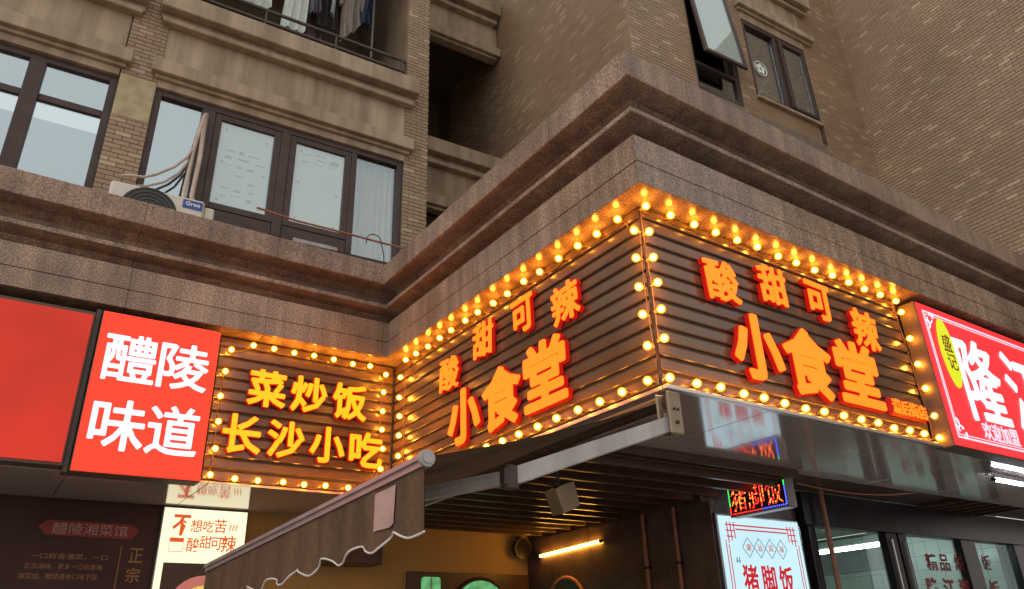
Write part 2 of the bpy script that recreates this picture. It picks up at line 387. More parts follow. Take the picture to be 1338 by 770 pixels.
_txt = {}
def glyph(body, bold=0.0, depth=0.0):
    """mesh of some characters, centred, scaled to a unit box (w, h = 1); returned as verts/faces + aspect"""
    key = (body, bold, depth)
    if key in _txt: return _txt[key]
    c = bpy.data.curves.new('t', 'FONT'); c.body = body; c.size = 1; c.offset = bold; c.extrude = depth; c.resolution_u = 2
    o = bpy.data.objects.new('t', c); COL.objects.link(o)
    dg = bpy.context.evaluated_depsgraph_get(); me = bpy.data.meshes.new_from_object(o.evaluated_get(dg))
    vs = [v.co.copy() for v in me.vertices]; fs = [tuple(p.vertices) for p in me.polygons]
    bpy.data.objects.remove(o); bpy.data.curves.remove(c); bpy.data.meshes.remove(me)
    x0 = min(v.x for v in vs); x1 = max(v.x for v in vs); y0 = min(v.y for v in vs); y1 = max(v.y for v in vs)
    vs = [((v.x - (x0 + x1) / 2) / (x1 - x0), (v.y - (y0 + y1) / 2) / (y1 - y0), v.z) for v in vs]
    _txt[key] = (vs, fs, (x1 - x0) / (y1 - y0)); return _txt[key]
_sdf = {}
def sdf(body, res=84):
    """signed distance field of one character in em units on a grid (negative inside)"""
    if body in _sdf: return _sdf[body]
    c = bpy.data.curves.new('t', 'FONT'); c.body = body; c.size = 1; c.resolution_u = 2
    o = bpy.data.objects.new('t', c); COL.objects.link(o)
    dg = bpy.context.evaluated_depsgraph_get(); me = bpy.data.meshes.new_from_object(o.evaluated_get(dg)); me.calc_loop_triangles()
    P = np.array([v.co[:2] for v in me.vertices]); F = np.array([t.vertices[:] for t in me.loop_triangles])
    bpy.data.objects.remove(o); bpy.data.curves.remove(c); bpy.data.meshes.remove(me)
    lo, hi = P.min(0), P.max(0); H = hi[1] - lo[1]; P = (P - (lo + hi) / 2) / max(H, hi[0] - lo[0]); ext = (hi - lo) / max(H, hi[0] - lo[0])
    cnt = {}
    for f in F:
        for e in ((f[0], f[1]), (f[1], f[2]), (f[2], f[0])): k = tuple(sorted(e)); cnt[k] = cnt.get(k, 0) + 1
    E_ = np.array([k for k, n in cnt.items() if n == 1])
    g = np.linspace(-.62, .62, res); X, Y = np.meshgrid(g, g); Q = np.stack([X.ravel(), Y.ravel()], 1)
    D = np.full(len(Q), 9.0)
    for e in E_:
        A, B = P[e[0]], P[e[1]]; d = B - A; t = np.clip(((Q - A) @ d) / max(d @ d, 1e-12), 0, 1)
        D = np.minimum(D, np.linalg.norm(Q - (A + t[:, None] * d), axis=1))
    ins = np.zeros(len(Q), bool)
    for f in F:
        A, B, C = P[f]
        s1 = (Q[:, 0] - B[0]) * (A[1] - B[1]) - (A[0] - B[0]) * (Q[:, 1] - B[1]); s2 = (Q[:, 0] - C[0]) * (B[1] - C[1]) - (B[0] - C[0]) * (Q[:, 1] - C[1]); s3 = (Q[:, 0] - A[0]) * (C[1] - A[1]) - (C[0] - A[0]) * (Q[:, 1] - A[1])
        ins |= ~(((s1 < 0) | (s2 < 0) | (s3 < 0)) & ((s1 > 0) | (s2 > 0) | (s3 > 0)))
    D = np.where(ins, -D, D).reshape(res, res); _sdf[body] = (g, D, ext); return _sdf[body]
def fat(body, bold, w, h, c, face, depth, rot=0):
    """one character thickened by `bold` em, w x h metres (before thickening), solid, 2*depth thick"""
    g, D, ext = sdf(body); D = D - bold; n = len(g); mb = MB(); idx = {}
    cr, sr = math.cos(rot), math.sin(rot); kx, ky = w / ext[0], h / ext[1]
    def vert(key, x, y):
        if key in idx: return idx[key]
        X, Y = x * kx, y * ky; X, Y = X * cr - Y * sr, X * sr + Y * cr
        for sg in (-1, 1):
            mb.v.append((c[0] + X, c[1] + sg * depth, c[2] + Y) if face == '-y' else (c[0] + sg * depth, c[1] - X, c[2] + Y))
        idx[key] = len(mb.v) - 2; return idx[key]
    def corner(i, j): return vert((i, j), g[i], g[j])
    def edge(a, b):
        if a > b: a, b = b, a
        t = D[a[1], a[0]] / (D[a[1], a[0]] - D[b[1], b[0]]); t = min(max(t, .02), .98)
        return vert((a, b), g[a[0]] + (g[b[0]] - g[a[0]]) * t, g[a[1]] + (g[b[1]] - g[a[1]]) * t)
    for j in range(n - 1):
        for i in range(n - 1):
            q = [(i, j), (i + 1, j), (i + 1, j + 1), (i, j + 1)]; ins = [D[b, a] < 0 for a, b in q]
            if not any(ins): continue
            if all(ins): poly = [corner(*p) for p in q]; rim = []
            else:
                poly = []; rim = []
                for k in range(4):
                    a, b = q[k], q[(k + 1) % 4]
                    if ins[k]: poly.append(corner(*a))
                    if ins[k] != ins[(k + 1) % 4]: poly.append(edge(a, b)); rim.append((len(poly) - 1, ins[k]))
            if len(poly) < 3: continue
            mb.f.append(tuple(poly)); mb.f.append(tuple(v + 1 for v in poly[::-1]))
            # walls between an exit point and the next entry point
            m = len(poly)
            for r, leaving in rim:
                if leaving:
                    a, b = poly[r], poly[(r + 1) % m]
                    mb.f.append((b, a, a + 1, b + 1))
    return mb
def text_mb(body, w, h, c, face, bold=0, depth=0, rot=0, shear=0, mb=None):
    """characters w x h metres, centred at c, on a wall facing '-y' or '-x'; depth = half thickness in metres"""
    vs, fs, _ = glyph(body, bold, .5 if depth else 0)
    mb = mb or MB(); i = len(mb.v); cr, sr = math.cos(rot), math.sin(rot)
    for x, y, z in vs:
        X, Y = x * w, y * h; X += Y * shear; X, Y = X * cr - Y * sr, X * sr + Y * cr; Z = z * 2 * depth
        if face == '-y': mb.v.append((c[0] + X, c[1] - Z, c[2] + Y))
        else: mb.v.append((c[0] - Z, c[1] - X, c[2] + Y))
    mb.f += [tuple(i + k for k in f) for f in fs]
    return mb

# ------------------------------------------------------------------ ground
g = MB(); g.quad((-300, -300, 0), (300, -300, 0), (300, 300, 0), (-300, 300, 0))
single('ground', g, 'pave', 'grey paved street in front of the shops', 'ground', (0, 0, 0), kind='structure')

# ------------------------------------------------------------------ podium building
XL, YR, YLF, ZL = 3.185, 2.98, 6.80, 4.43
pod = T('podium_building', 'low corner building of brown granite with stepped cornice above the shop signs', 'building', (3.2, 3.2, 0))
def run_piece(prof, run, s0, s1, m0=0, m1=0):
    """extrude an outward profile (d, z) along a run; m0/m1 miter factor at either end"""
    mb = MB(); n = len(prof)
    for s, m in ((s0, m0), (s1, m1)):
        for d, z in prof:
            a = s + m * d
            mb.v.append({'R': (a, YR - d, z), 'M': (XL - d, a, z), 'L': (a, YLF - d, z)}[run])
    mb.f.append(tuple(range(n))); mb.f.append(tuple(range(n, 2 * n))[::-1])
    for k in range(n):
        k2 = (k + 1) % n; mb.f.append((k, n + k, n + k2, k2))
    return mb
CORN = [(-.45, 4.826), (0, 4.826), (-.10, 4.845), (-.13, 4.89), (-.10, 4.935), (.0, 4.950), (.06, 4.955), (.063, 4.96), (.063, 4.994), (.058, 4.999), (-.06, 5.02), (-.13, 5.07), (-.13, 5.14), (-.06, 5.19), (.06, 5.20), (.12, 5.203), (.124, 5.21), (.124, 5.426), (.118, 5.434), (-.45, 5.437)]  # grooves hollowed behind the steps to deepen the shade in the bands
JT = .004
def cuts(a, b, js):
    e = [a] + [j for j in js if a < j < b] + [b]
    return list(zip(e[:-1], e[1:]))
def lin(bottom, top, depth): return [(-depth, bottom), (-.003, bottom), (0, bottom + .003), (0, top - .003), (-.003, top), (-depth, top)]
RX1 = 12.2
for nm, run, a, b, js_c, js_u, js_l in (
        ('R', 'R', XL, RX1, [3.68 + 1.2 * i for i in range(8)], [3.61 + 1.18 * i for i in range(8)], [3.75 + 1.225 * i for i in range(8)]),
        ('M', 'M', YR, YLF, [3.75, 4.95, 6.15], [3.9, 5.1, 6.3], [3.45, 4.65, 5.85]),
        ('L', 'L', -4.2, XL, [.69 + 1.22 * i for i in range(-4, 3)], [.69 + 1.22 * i for i in range(-4, 3)], [.69 + 1.22 * i for i in range(-4, 3)])):
    def mit(s, run):
        # outer corner at (XL, YR), inner corner at (XL, YLF)
        if run == 'R': return -1 if s == XL else 0
        if run == 'M': return -1 if s == YR else (-1 if s == YLF else 0)
        return -1 if s == XL else 0
    for prof, js, name, mat in ((CORN, js_c, 'cornice_block', 'granite_rough'), (lin(4.607, 4.822, .45), js_u, 'stone_block', 'granite'), (lin(ZL, 4.602, .45), js_l, 'stone_block', 'granite')):
        for s0, s1 in cuts(a, b, js):
            m0, m1 = mit(s0, run), mit(s1, run)
            jt = (random.random() - .5) * .003
            q = run_piece([(d + (jt if d > -.4 else 0), z) for d, z in prof], run, s0 + (0 if m0 else JT / 2), s1 - (0 if m1 else JT / 2), m0, m1)
            pod.part(name, q, mat)
# mortar core behind the blocks
pod.part('mortar_core', MB().box(XL + .16, RX1, YR + .16, YR + .44, ZL + .01, 5.42), 'mortar')
pod.part('mortar_core', MB().box(XL + .16, XL + .44, YR + .45, YLF + .4, ZL + .01, 5.42), 'mortar')
pod.part('mortar_core', MB().box(-4.2, XL + .155, YLF + .16, YLF + .44, ZL + .01, 5.42), 'mortar')
# roof slab of the podium (hidden from the street) and the walls carrying the sign boards
pod.part('roof_slab', MB().box(XL + .45, 14, YR + .45, 12, 5.0, 5.2), 'mortar')
pod.part('roof_slab', MB().box(-4.2, XL + .44, YLF + .45, 12, 5.0, 5.2), 'mortar')
pod.part('sign_wall', MB().box(3.42, 12.2, 3.25, 3.6, 3.10, 4.425), 'mortar')
pod.part('sign_wall', MB().box(3.44, 3.8, 3.61, 7.3, 3.10, 4.425), 'mortar')
pod.part('sign_wall', MB().box(-4.2, 3.43, 7.05, 7.35, 3.10, 4.425), 'mortar')

# soffit panels (polished aluminium) under the right-hand signs
xs = [3.40, 4.38, 4.97, 6.25, 7.45, 8.7, 9.9, 11.1, 12.3]
for a, b in zip(xs[:-1], xs[1:]):
    pod.part('soffit_panel', MB().cbox(a + .003, b - .003, 3.17, 4.42, 3.06, 3.08, .002), 'soffit')
pod.part('edge_trim', MB().cbox(3.36, 6.62, 3.125, 3.165, 3.055, 3.085, .004), 'alu')
pod.part('edge_trim', MB().cbox(3.36, 3.395, 3.17, 6.95, 3.055, 3.085, .004), 'alu')
for a, b in ((-4.2, -1.2), (-1.2, .55), (.55, 1.62), (1.62, 2.6), (2.6, 3.42)):
    pod.part('soffit_panel', MB().cbox(a + .003, b - .003, 6.96, 8.16, 3.03, 3.05, .002), 'soffit')

# porch under the corner: walls, ceiling battens
pod.part('porch_wall', MB().box(2.35, 6.1, 8.2, 8.4, 0, 3.3), 'tan_wall', label='tan painted back wall of the porch')
pod.part('porch_wall', MB().box(5.9, 6.1, 5.42, 8.19, 0, 3.3), 'dark_wall', label='dark side wall of the porch')
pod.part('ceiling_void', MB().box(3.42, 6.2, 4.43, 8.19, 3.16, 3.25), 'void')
sm = MB().cbox(-1.0, 1.45, -.022, .022, -.05, .05, .004).mesh('batten'); sm.materials.append(M['ceil_slat'])
y = 4.46
while y < 8.15:
    x1 = 6.10 if y < 5.0 else 5.89
    o = pod.inst('ceiling_batten', sm, (x1 - 1.45, y, 2.97 + random.uniform(-.003, .003))); y += .285
pod.part('ceiling_fascia', MB().cbox(3.42, 6.22, 4.30, 4.315, 2.985, 3.055, .002), 'ceil_slat')
for yk_ in (4.37, 4.43): pod.part('ceiling_batten', MB().cbox(3.45, 6.22, yk_, yk_ + .02, 2.975, 3.05, .002), 'ceil_slat')
pod.part('wall_board', MB().cbox(4.19, 5.88, 8.165, 8.197, 1.0, 2.49, .004), 'dark_wood', label='dark wooden board on the lower porch wall')
pod.part('wall_beam', MB().cbox(2.36, 3.75, 7.9, 8.19, 2.52, 2.72, .006), 'dark_wood')
for k in range(5):   # cladding panels of the dark side wall
    pod.part('wall_panel', MB().cbox(5.885, 5.899, 5.12 + k * .614, 5.12 + k * .614 + .609, .1, 2.9, .003), 'dark_wall')

# left shop front
pod.part('shop_wall', MB().box(-4.2, 2.34, 8.22, 8.4, 0, 3.3), 'dark_wall')
for a, b in ((-3.2, -1.9), (-1.88, -.1), (-.08, 1.5)):
    pod.part('wall_sheet', MB().cbox(a, b, 8.2, 8.218, .1, 3.02, .003), 'black_glass')

# right shop front (y = 5.2): dark posts, header, glass
pod.part('header', MB().cbox(7.40, 15.5, 5.14, 5.30, 2.76, 3.118, .006), 'frame_dark')
pod.part('shop_wall', MB().box(12.21, 15.5, 5.16, 5.29, 0, 2.758), 'dark_wall')
pod.part('poster_wall', MB().box(5.902, 7.38, 5.24, 5.4, 0, 3.15), 'dark_wall')
pod.part('entrance_ceiling', MB().box(6.22, 15.5, 4.43, 5.13, 3.12, 3.16), 'ceil_slat')
for k in range(6): pod.part('entrance_batten', MB().cbox(9.7 + k * .28, 9.745 + k * .28, 4.44, 5.12, 3.075, 3.115, .004), 'ceil_slat')
posts = ((7.44, 7.56), (8.92, 9.13), (9.19, 9.34), (10.62, 10.98), (12.05, 12.2))
for x0, x1 in posts:
    pod.part('door_post', MB().cbox(x0, x1, 5.15, 5.27, 0, 2.758, .008), 'frame_dark')
for a, b in ((7.57, 8.91), (9.35, 10.61), (10.99, 12.04)):
    pod.part('glass_pane', MB().box(a, b, 5.2, 5.206, .1, 2.755), 'glass_shop')
for x0, x1 in ((9.20, 9.215), (8.93, 8.945)):
    pod.part('door_handle', MB().tube([(x0 + .05, 5.13, .8), (x0 + .05, 5.13, 2.68)], .011, 8), 'alu', smooth=True)
# inside the right shop: tiled side wall, ceiling
pod.part('shop_ceiling', MB().box(6.2, 12.0, 5.31, 10.0, 3.2, 3.26), 'ceiling_white')
pod.part('shop_back_wall', MB().box(6.2, 12.0, 9.6, 9.75, 0, 3.19), 'tile_white')
pod.part('shop_side_wall', MB().box(12.01, 12.15, 5.31, 9.59, 0, 3.19), 'mortar')
tm = MB().cbox(-.008, 0, 0, .196, 0, .196, .003).mesh('wall_tile'); tm.materials.append(M['tile_white'])
for i in range(21):
    for j in range(8):
        pod.inst('wall_tile', tm, (12.008, 5.36 + i * .2, 1.55 + j * .2))
pod.part('menu_board', MB().cbox(11.96, 11.995, 6.7, 8.6, 2.62, 2.95, .004), 'alu_white')

# ------------------------------------------------------------------ slatted sign boards
def board(label, run, a, b, z0, z1, n, loc):
    t = T('slatted_sign_board', label, 'sign board', loc, group='slatted boards behind the lit letters')
    p = (z1 - z0) / n
    def bx(mb, u0, u1, d0, d1, zz0, zz1, c=.004):
        # d measured outward from the board plane
        if run == 'R': return mb.cbox(u0, u1, 3.2 - d1, 3.2 - d0, zz0, zz1, c)
        if run == 'M': return mb.cbox(3.39 - d1, 3.39 - d0, u0, u1, zz0, zz1, c)
        return mb.cbox(u0, u1, 7.0 - d1, 7.0 - d0, zz0, zz1, c)
    t.part('backing', bx(MB(), a, b, -.04, -.004, z0, z1), 'slat_gap')
    for k in range(n):
        q = MB(); bx(q, a, b, -.003, .014 + random.uniform(-.001, .001), z0 + k * p + .012, z0 + (k + 1) * p - .012, .008)
        t.part('slat', q, 'slat')
    return t
board('brown slatted board facing the street beside the crimson sign', 'R', 3.40, 6.55, 3.09, 4.42, 13, (5, 3.2, 3.09))
board('brown slatted board on the side wall above the awning', 'M', 3.21, 6.98, 3.09, 4.42, 13, (3.39, 5, 3.09))
board('short brown slatted board beside the white lettered red sign', 'L', 1.56, 3.36, 3.06, 4.42, 13, (2.4, 7.0, 3.06))

# ------------------------------------------------------------------ festoon bulbs
core = MB().sphere((0, 0, 0), .0185, 12, 8).mesh('bulb', smooth=True); core.materials.append(M['bulb'])
shell = MB().sphere((0, 0, 0), .030, 16, 10).mesh('bulb_glass', smooth=True); shell.materials.append(M['bulb_glass'])
def socket_mesh(d):
    s = MB().tube([Vector(d) * .022, Vector(d) * .045, Vector(d) * .058], .0135, 10, r1=.010).mesh('socket', smooth=True); s.materials.append(M['socket']); return s
sock = {'R': socket_mesh((0, 1, 0)), 'M': socket_mesh((1, 0, 0)), 'L': socket_mesh((0, 1, 0))}
def festoon(label, run, pts, loc):
    t = T('festoon_light_string', label, 'string lights', loc, group='bulb strings framing the slatted boards')
    P = []
    for u, z in pts:
        u += random.uniform(-.012, .012); z += random.uniform(-.009, .009)
        P.append(Vector({'R': (u, 3.125, z), 'M': (3.315, u, z), 'L': (u, 6.925, z)}[run]))
    back = Vector({'R': (0, .055, 0), 'M': (.055, 0, 0), 'L': (0, .055, 0)}[run])
    for p in P:
        o = t.inst('bulb', core, p)
        t.inst('bulb_glass', shell, (0, 0, 0), parent=o); t.inst('socket', sock[run], (0, 0, 0), parent=o)
    wire = MB()
    for p, q in zip(P[:-1], P[1:]):
        if (p - q).length > .5: continue
        p2, q2 = p + back, q + back
        wire.tube([p2 + (q2 - p2) * k / 6 + Vector((0, 0, -.022 * math.sin(PI * k / 6))) for k in range(7)], .0035, 5, cap=False)
    t.part('wire', wire, 'wire_amber')
    return t
def rowpts(a, b, n, f): return [f(a + (b - a) * i / (n - 1)) for i in range(n)]
zt, zb = 4.385, 3.145
festoon('loop of amber bulbs around the street facing slatted board', 'R',
        rowpts(4.17, 3.40, 5, lambda z: (3.385, z))[::-1] + rowpts(3.385, 6.46, 14, lambda u: (u, zt)) + rowpts(4.27, 3.32, 5, lambda z: (6.52 + (4.27 - z) * .06, z)) + rowpts(6.57, 3.40, 15, lambda u: (u, zb - .012)), (5, 3.13, 3.13))
festoon('loop of amber bulbs around the slatted board above the awning', 'M',
        rowpts(4.20, 3.36, 5, lambda z: (3.215, z))[::-1] + rowpts(3.345, 6.62, 15, lambda u: (u, zt - .02)) + rowpts(4.21, 3.2, 6, lambda z: (6.73, z)) + rowpts(6.55, 3.24, 15, lambda u: (u, zb - .02)), (3.32, 5, 3.13))
festoon('loop of amber bulbs around the short slatted board by the red sign', 'L',
        [(1.645, 4.27)] + rowpts(1.85, 3.06, 7, lambda u: (u, 4.35)) + rowpts(4.30, 3.3, 6, lambda z: (3.235, z)) + rowpts(3.1, 1.83, 7, lambda u: (u, 3.085)) + rowpts(3.10, 4.05, 5, lambda z: (1.625, z)), (2.4, 6.93, 3.1))

# ------------------------------------------------------------------ channel letters
BO = {'R': .019, 'M': .019, 'L': .028}
def letters(label, run, chars, loc, face='letter_face', grp=None):
    t = T('channel_letter_sign', label, 'sign', loc, group=grp)
    fc = '-x' if run == 'M' else '-y'
    for ch, u, z, w_, h_, rot in chars:
        d = {'R': 3.155, 'M': 3.345, 'L': 6.955}[run]
        c0 = {'R': (u, d, z), 'M': (d, u, z), 'L': (u, d, z)}[run]
        f = .024
        bo = .034 if h_ > .45 else BO[run]
        c1 = (c0[0] - (f if run == 'M' else 0), c0[1] - (0 if run == 'M' else f), c0[2])
        o = t.part('letter', fat(ch, bo + .020, w_ * .92, h_ * .92, c0, fc, .016, rot), 'letter_side')
        t.part('letter_face', fat(ch, bo, w_ * .92, h_ * .92, c1, fc, .006, rot), face, parent=o)
    return t
letters('orange lit characters on the street facing slatted board', 'R',
        [('酸', 4.071, 3.978, .36, .34, .06), ('甜', 4.669, 4.089, .34, .33, .03), ('可', 5.243, 4.091, .33, .34, -.03), ('辣', 5.839, 3.967, .37, .37, -.06),
         ('小', 4.348, 3.52, .54, .52, 0), ('食', 4.929, 3.508, .58, .56, 0), ('堂', 5.568, 3.531, .58, .55, 0)], (5, 3.16, 3.2))
t = letters('small red backed branch name at the lower end of the slatted board', 'R', [], (6.2, 3.16, 3.3))
t.part('letter_plate', MB().cbox(5.925, 6.48, 3.13, 3.18, 3.25, 3.40, .02), 'letter_side')
t.part('letter_face', text_mb('潇后街店', .51, .125, (6.205, 3.124, 3.325), '-y', .015, .004), 'letter_face')
letters('orange lit characters on the slatted board above the awning', 'M',
        [('酸', 5.743, 3.955, .35, .33, -.06), ('甜', 5.16, 4.09, .33, .33, -.03), ('可', 4.567, 4.093, .31, .32, .03), ('辣', 4.01, 3.987, .34, .33, .06),
         ('小', 5.493, 3.491, .53, .5, 0), ('食', 4.905, 3.498, .56, .53, 0), ('堂', 4.313, 3.517, .54, .54, 0)], (3.35, 5, 3.2))
letters('yellow lit fried rice characters on the short slatted board', 'L',
        [('菜', 2.032, 3.949, .37, .37, 0), ('炒', 2.443, 3.952, .37, .37, 0), ('饭', 2.865, 3.944, .37, .38, 0),
         ('长', 1.849, 3.489, .36, .37, 0), ('沙', 2.256, 3.486, .36, .36, 0), ('小', 2.664, 3.482, .36, .36, 0), ('吃', 3.066, 3.478, .36, .36, 0)], (2.4, 6.95, 3.2), 'letter_face_y')

# ------------------------------------------------------------------ red light boxes
t = T('light_box_sign', 'red light box sign with four white characters', 'sign', (1.0, 6.9, 3.02))
t.part('case', MB().cbox(.535, 1.515, 6.795, 6.99, 3.0, 4.37, .004), 'sign_case')
t.part('face', MB().cbox(.542, 1.508, 6.785, 6.794, 3.008, 4.362, .003), 'red_lit')
for ch, u, z in (('醴', .807, 3.977), ('陵', 1.241, 3.977), ('味', .81, 3.40), ('道', 1.236, 3.404)):
    t.part('letter', fat(ch, .016, .40, .41, (u, 6.780, z), '-y', .003), 'white_lit')
t = T('light_box_sign', 'plain dim red light box sign without lettering', 'sign', (-.8, 6.9, 3.05))
t.part('case', MB().cbox(-2.2, .483, 6.80, 6.99, 3.035, 4.34, .004), 'sign_case')
t.part('face', MB().cbox(-2.19, .468, 6.79, 6.799, 3.06, 4.31, .003), 'red_dim')
pod.part('sign_post', MB().cbox(.488, .53, 6.86, 6.99, 3.0, 4.40, .003), 'dark_wall')

def ornament(mb, cx, cz, sx, sz, y):
    """curled corner ornament made of flat strokes"""
    for k, (r, tw, l) in enumerate(((.055, 1.4, 1), (.05, .2, 1), (.042, .8, .8))):
        pts = []
        for i in range(15):
            a = i / 14; an = tw + a * 4.2 * (1 if k % 2 else -1); rr = r * (1 - .75 * a)
            pts.append((cx + sx * (.06 + .045 * k + rr * math.cos(an)), y, cz + sz * (.06 + .045 * (2 - k) + rr * math.sin(an))))
        mb.tube(pts, .008, 4, r1=.003)
def line(mb, x0, x1, z0, z1, y): return mb.box(x0, x1, y - .003, y, z0, z1)
t = T('light_box_sign', 'crimson light box sign with large white characters and yellow leaf', 'sign', (8, 3.1, 3.05))
t.part('case', MB().cbox(6.585, 8.93, 3.03, 3.19, 3.045, 4.37, .004), 'sign_case')
t.part('face', MB().cbox(6.595, 8.92, 3.02, 3.029, 3.055, 4.36, .003), 'red_rose')
fr = MB(); yy = 3.016
for o_, th in ((.065, .016), (.095, .007)):
    x0, x1, z0, z1 = 6.595 + o_, 8.92 - o_, 3.055 + o_, 4.36 - o_
    line(fr, x0, x1, z0, z0 + th, yy); line(fr, x0, x1, z1 - th, z1, yy); line(fr, x0, x0 + th, z0 + th, z1 - th, yy); line(fr, x1 - th, x1, z0 + th, z1 - th, yy)
t.part('border', fr, 'pink_lit')
for sx, cx in ((1, 6.63), (-1, 8.885)):
    for sz, cz in ((1, 3.09), (-1, 4.325)):
        q = MB(); ornament(q, cx, cz, sx, sz, 3.013); t.part('corner_ornament', q, 'white_lit')
lf = []
for i in range(40):
    a = 2 * PI * i / 40; r = 1
    lf.append((6.935 + .135 * math.copysign(abs(math.cos(a)) ** 1.0, math.cos(a)) + .0 * r, 3.93 + .335 * math.copysign(abs(math.sin(a)) ** 1.25, math.sin(a))))
t.part('leaf', MB().prism(lf, 'y', 3.010, 3.018), 'leaf_lit')
t.part('lettering', text_mb('盛', .15, .17, (6.93, 3.007, 4.02), '-y', .01, .001), 'brown_print')
t.part('lettering', text_mb('记', .15, .16, (6.94, 3.007, 3.84), '-y', .01, .001), 'brown_print')
for ch, u in (('隆', 7.42), ('江', 8.30)):
    t.part('letter', fat(ch, .016, .72, .80, (u, 3.013, 3.735), '-y', .004), 'white_lit')
t.part('lettering', text_mb('欢迎加盟', .66, .165, (7.47, 3.013, 3.245), '-y', .012, .002), 'pink_lit')

# ------------------------------------------------------------------ poster light boxes
def P_(mb):
    mb.v = [(x * 1.11519 - .115, y * 1.11519, 1.57 + (z - 1.6) * 1.11519) for x, y, z in mb.v]; return mb
t = T('poster_light_box', 'pale blue lit poster with red frame and red characters', 'poster', (6.7, 5.2, 1.15))
t.part('case', P_(MB().cbox(5.50, 6.66, 4.645, 4.69, 1.2, 2.70, .004)), 'alu_edge')
t.part('face', P_(MB().cbox(5.52, 6.64, 4.636, 4.644, 1.22, 2.68, .002)), 'poster_lit')
yy = 4.632
q = MB()
for o_ in (.05, .085): 
    x0, x1, z1 = 5.52 + o_, 6.64 - o_, 2.68 - o_ - .02
    line(q, x0 + .12, x1 - .12, z1 - .012, z1, yy); line(q, x0, x0 + .008, 1.3, z1 - .14, yy); line(q, x1 - .008, x1, 1.3, z1 - .14, yy)
for sx, cx in ((1, 5.57), (-1, 6.59)):
    for k in range(3):
        a, b = sorted((cx + sx * .02, cx + sx * (.17 - .03 * k)))
        line(q, a, b, 2.60 - k * .05, 2.61 - k * .05, yy)
    for k in range(3):
        a, b = sorted((cx + sx * (.04 + .045 * k), cx + sx * (.05 + .045 * k)))
        line(q, a, b, 2.45 + .02 * k, 2.63, yy + .0005)
t.part('border', P_(q), 'poster_red')
q = MB()
for k in range(4):
    cx, cz = 5.86 + k * .155, 2.42; r = .085
    pts = [(cx - r * .92, cz), (cx, cz + r), (cx + r * .92, cz), (cx, cz - r)]
    for a, b in zip(pts, pts[1:] + pts[:1]):
        q.beam((a[0], yy - .0015, a[1]), (b[0], yy - .0015, b[1]), .003, .004)
t.part('border', P_(q), 'poster_ink')
for k, ch in enumerate('潮汕风味'):
    t.part('lettering', P_(text_mb(ch, .06, .06, (5.86 + k * .155, yy - .002, 2.42), '-y', 0, .0008)), 'poster_red')
for k, ch in enumerate('猪脚饭'):
    t.part('lettering', P_(fat(ch, .022, .19, .24, (5.83 + k * .245, yy - .002, 2.15), '-y', .001)), 'poster_red')
t.part('lettering', P_(text_mb('“', .05, .05, (5.70, yy - .002, 2.31), '-y', 0, .001)), 'poster_ink')
t.part('lettering', P_(text_mb('”', .05, .05, (6.48, yy - .002, 2.06), '-y', 0, .001)), 'poster_ink')

t = T('poster_light_box', 'bright cream poster with red handwriting above a bowl of food', 'poster', (1.93, 8.19, 1.0))
t.part('case', MB().cbox(1.515, 2.335, 8.15, 8.21, 1.0, 3.02, .004), 'alu_edge')
t.part('face', MB().cbox(1.525, 2.325, 8.142, 8.149, 1.01, 3.01, .002), 'poster_warm')
yy = 8.138
t.part('lettering', text_mb('不', .17, .2, (1.70, yy, 2.85), '-y', .03, .001), 'poster_orange')
for ch, u, z, s in (('想', 1.84, 2.85, .11), ('吃', 1.955, 2.85, .10), ('苦', 2.07, 2.86, .12), ('酸', 1.83, 2.67, .12), ('甜', 1.945, 2.70, .11), ('可', 2.05, 2.69, .11), ('辣', 2.17, 2.69, .15)):
    t.part('lettering', text_mb(ch, s, s * 1.1, (u, yy, z), '-y', .008, .001), 'poster_orange')
q = MB()
for k in range(3): q.beam((2.16 + k * .03, yy, 2.82), (2.175 + k * .03, yy, 2.88), .004, .010)
t.part('lettering', q, 'poster_orange')
q = MB(); line(q, 1.61, 1.74, 2.69, 2.73, yy); line(q, 1.61, 1.74, 2.60, 2.605, yy); line(q, 1.61, 1.614, 2.605, 2.69, yy); line(q, 1.736, 1.74, 2.605, 2.69, yy)
t.part('stamp', q, 'poster_orange')
t.part('picture', MB().box(1.585, 2.27, yy, yy + .003, 1.1, 2.50), 'food_dark')
t.part('picture', MB().disc((1.98, yy - .002, 2.12), (1, 0, 0), (0, 0, 1), .30, .27), 'food_rim')
t.part('picture', MB().disc((2.0, yy - .004, 2.08), (1, 0, 0), (0, 0, 1), .245, .22), 'food')

# banner and gold characters on the dark sheet of the left shop
t = T('shop_banner', 'dull red banner with pale characters on the dark shop sheet', 'banner', (.95, 8.19, 2.7))
bp = [(.50, 2.78), (.56, 2.84), (1.27, 2.835), (1.34, 2.78), (1.28, 2.70), (.56, 2.71)]
t.part('cloth', MB().prism(bp, 'y', 8.19, 8.199), 'banner_red')
t.part('lettering', text_mb('醴陵湘菜馆', .62, .10, (.925, 8.187, 2.772), '-y', 0, .001), 'sticker')
t = T('wall_lettering', 'vertical dull gold characters beside a thin line on the dark sheet', 'lettering', (1.35, 8.19, 2.3))
t.part('character', text_mb('正', .12, .13, (1.345, 8.196, 2.56), '-y', .012, .002), 'gold_print')
t.part('character', text_mb('宗', .12, .13, (1.345, 8.196, 2.385), '-y', .012, .002), 'gold_print')
t.part('line', MB().box(1.205, 1.213, 8.194, 8.199, 1.6, 2.64), 'gold_print')
for k, s_ in enumerate(('一口鲜香湘菜，一口', '正宗湘味。家乡一口农家味', '湘菜馆。醴陵道地口味下饭')):
    t.part('character', text_mb(s_, .62, .05, (.80 - .03 * k, 8.197, 2.53 - k * .085), '-y', 0, .001), 'gold_print')

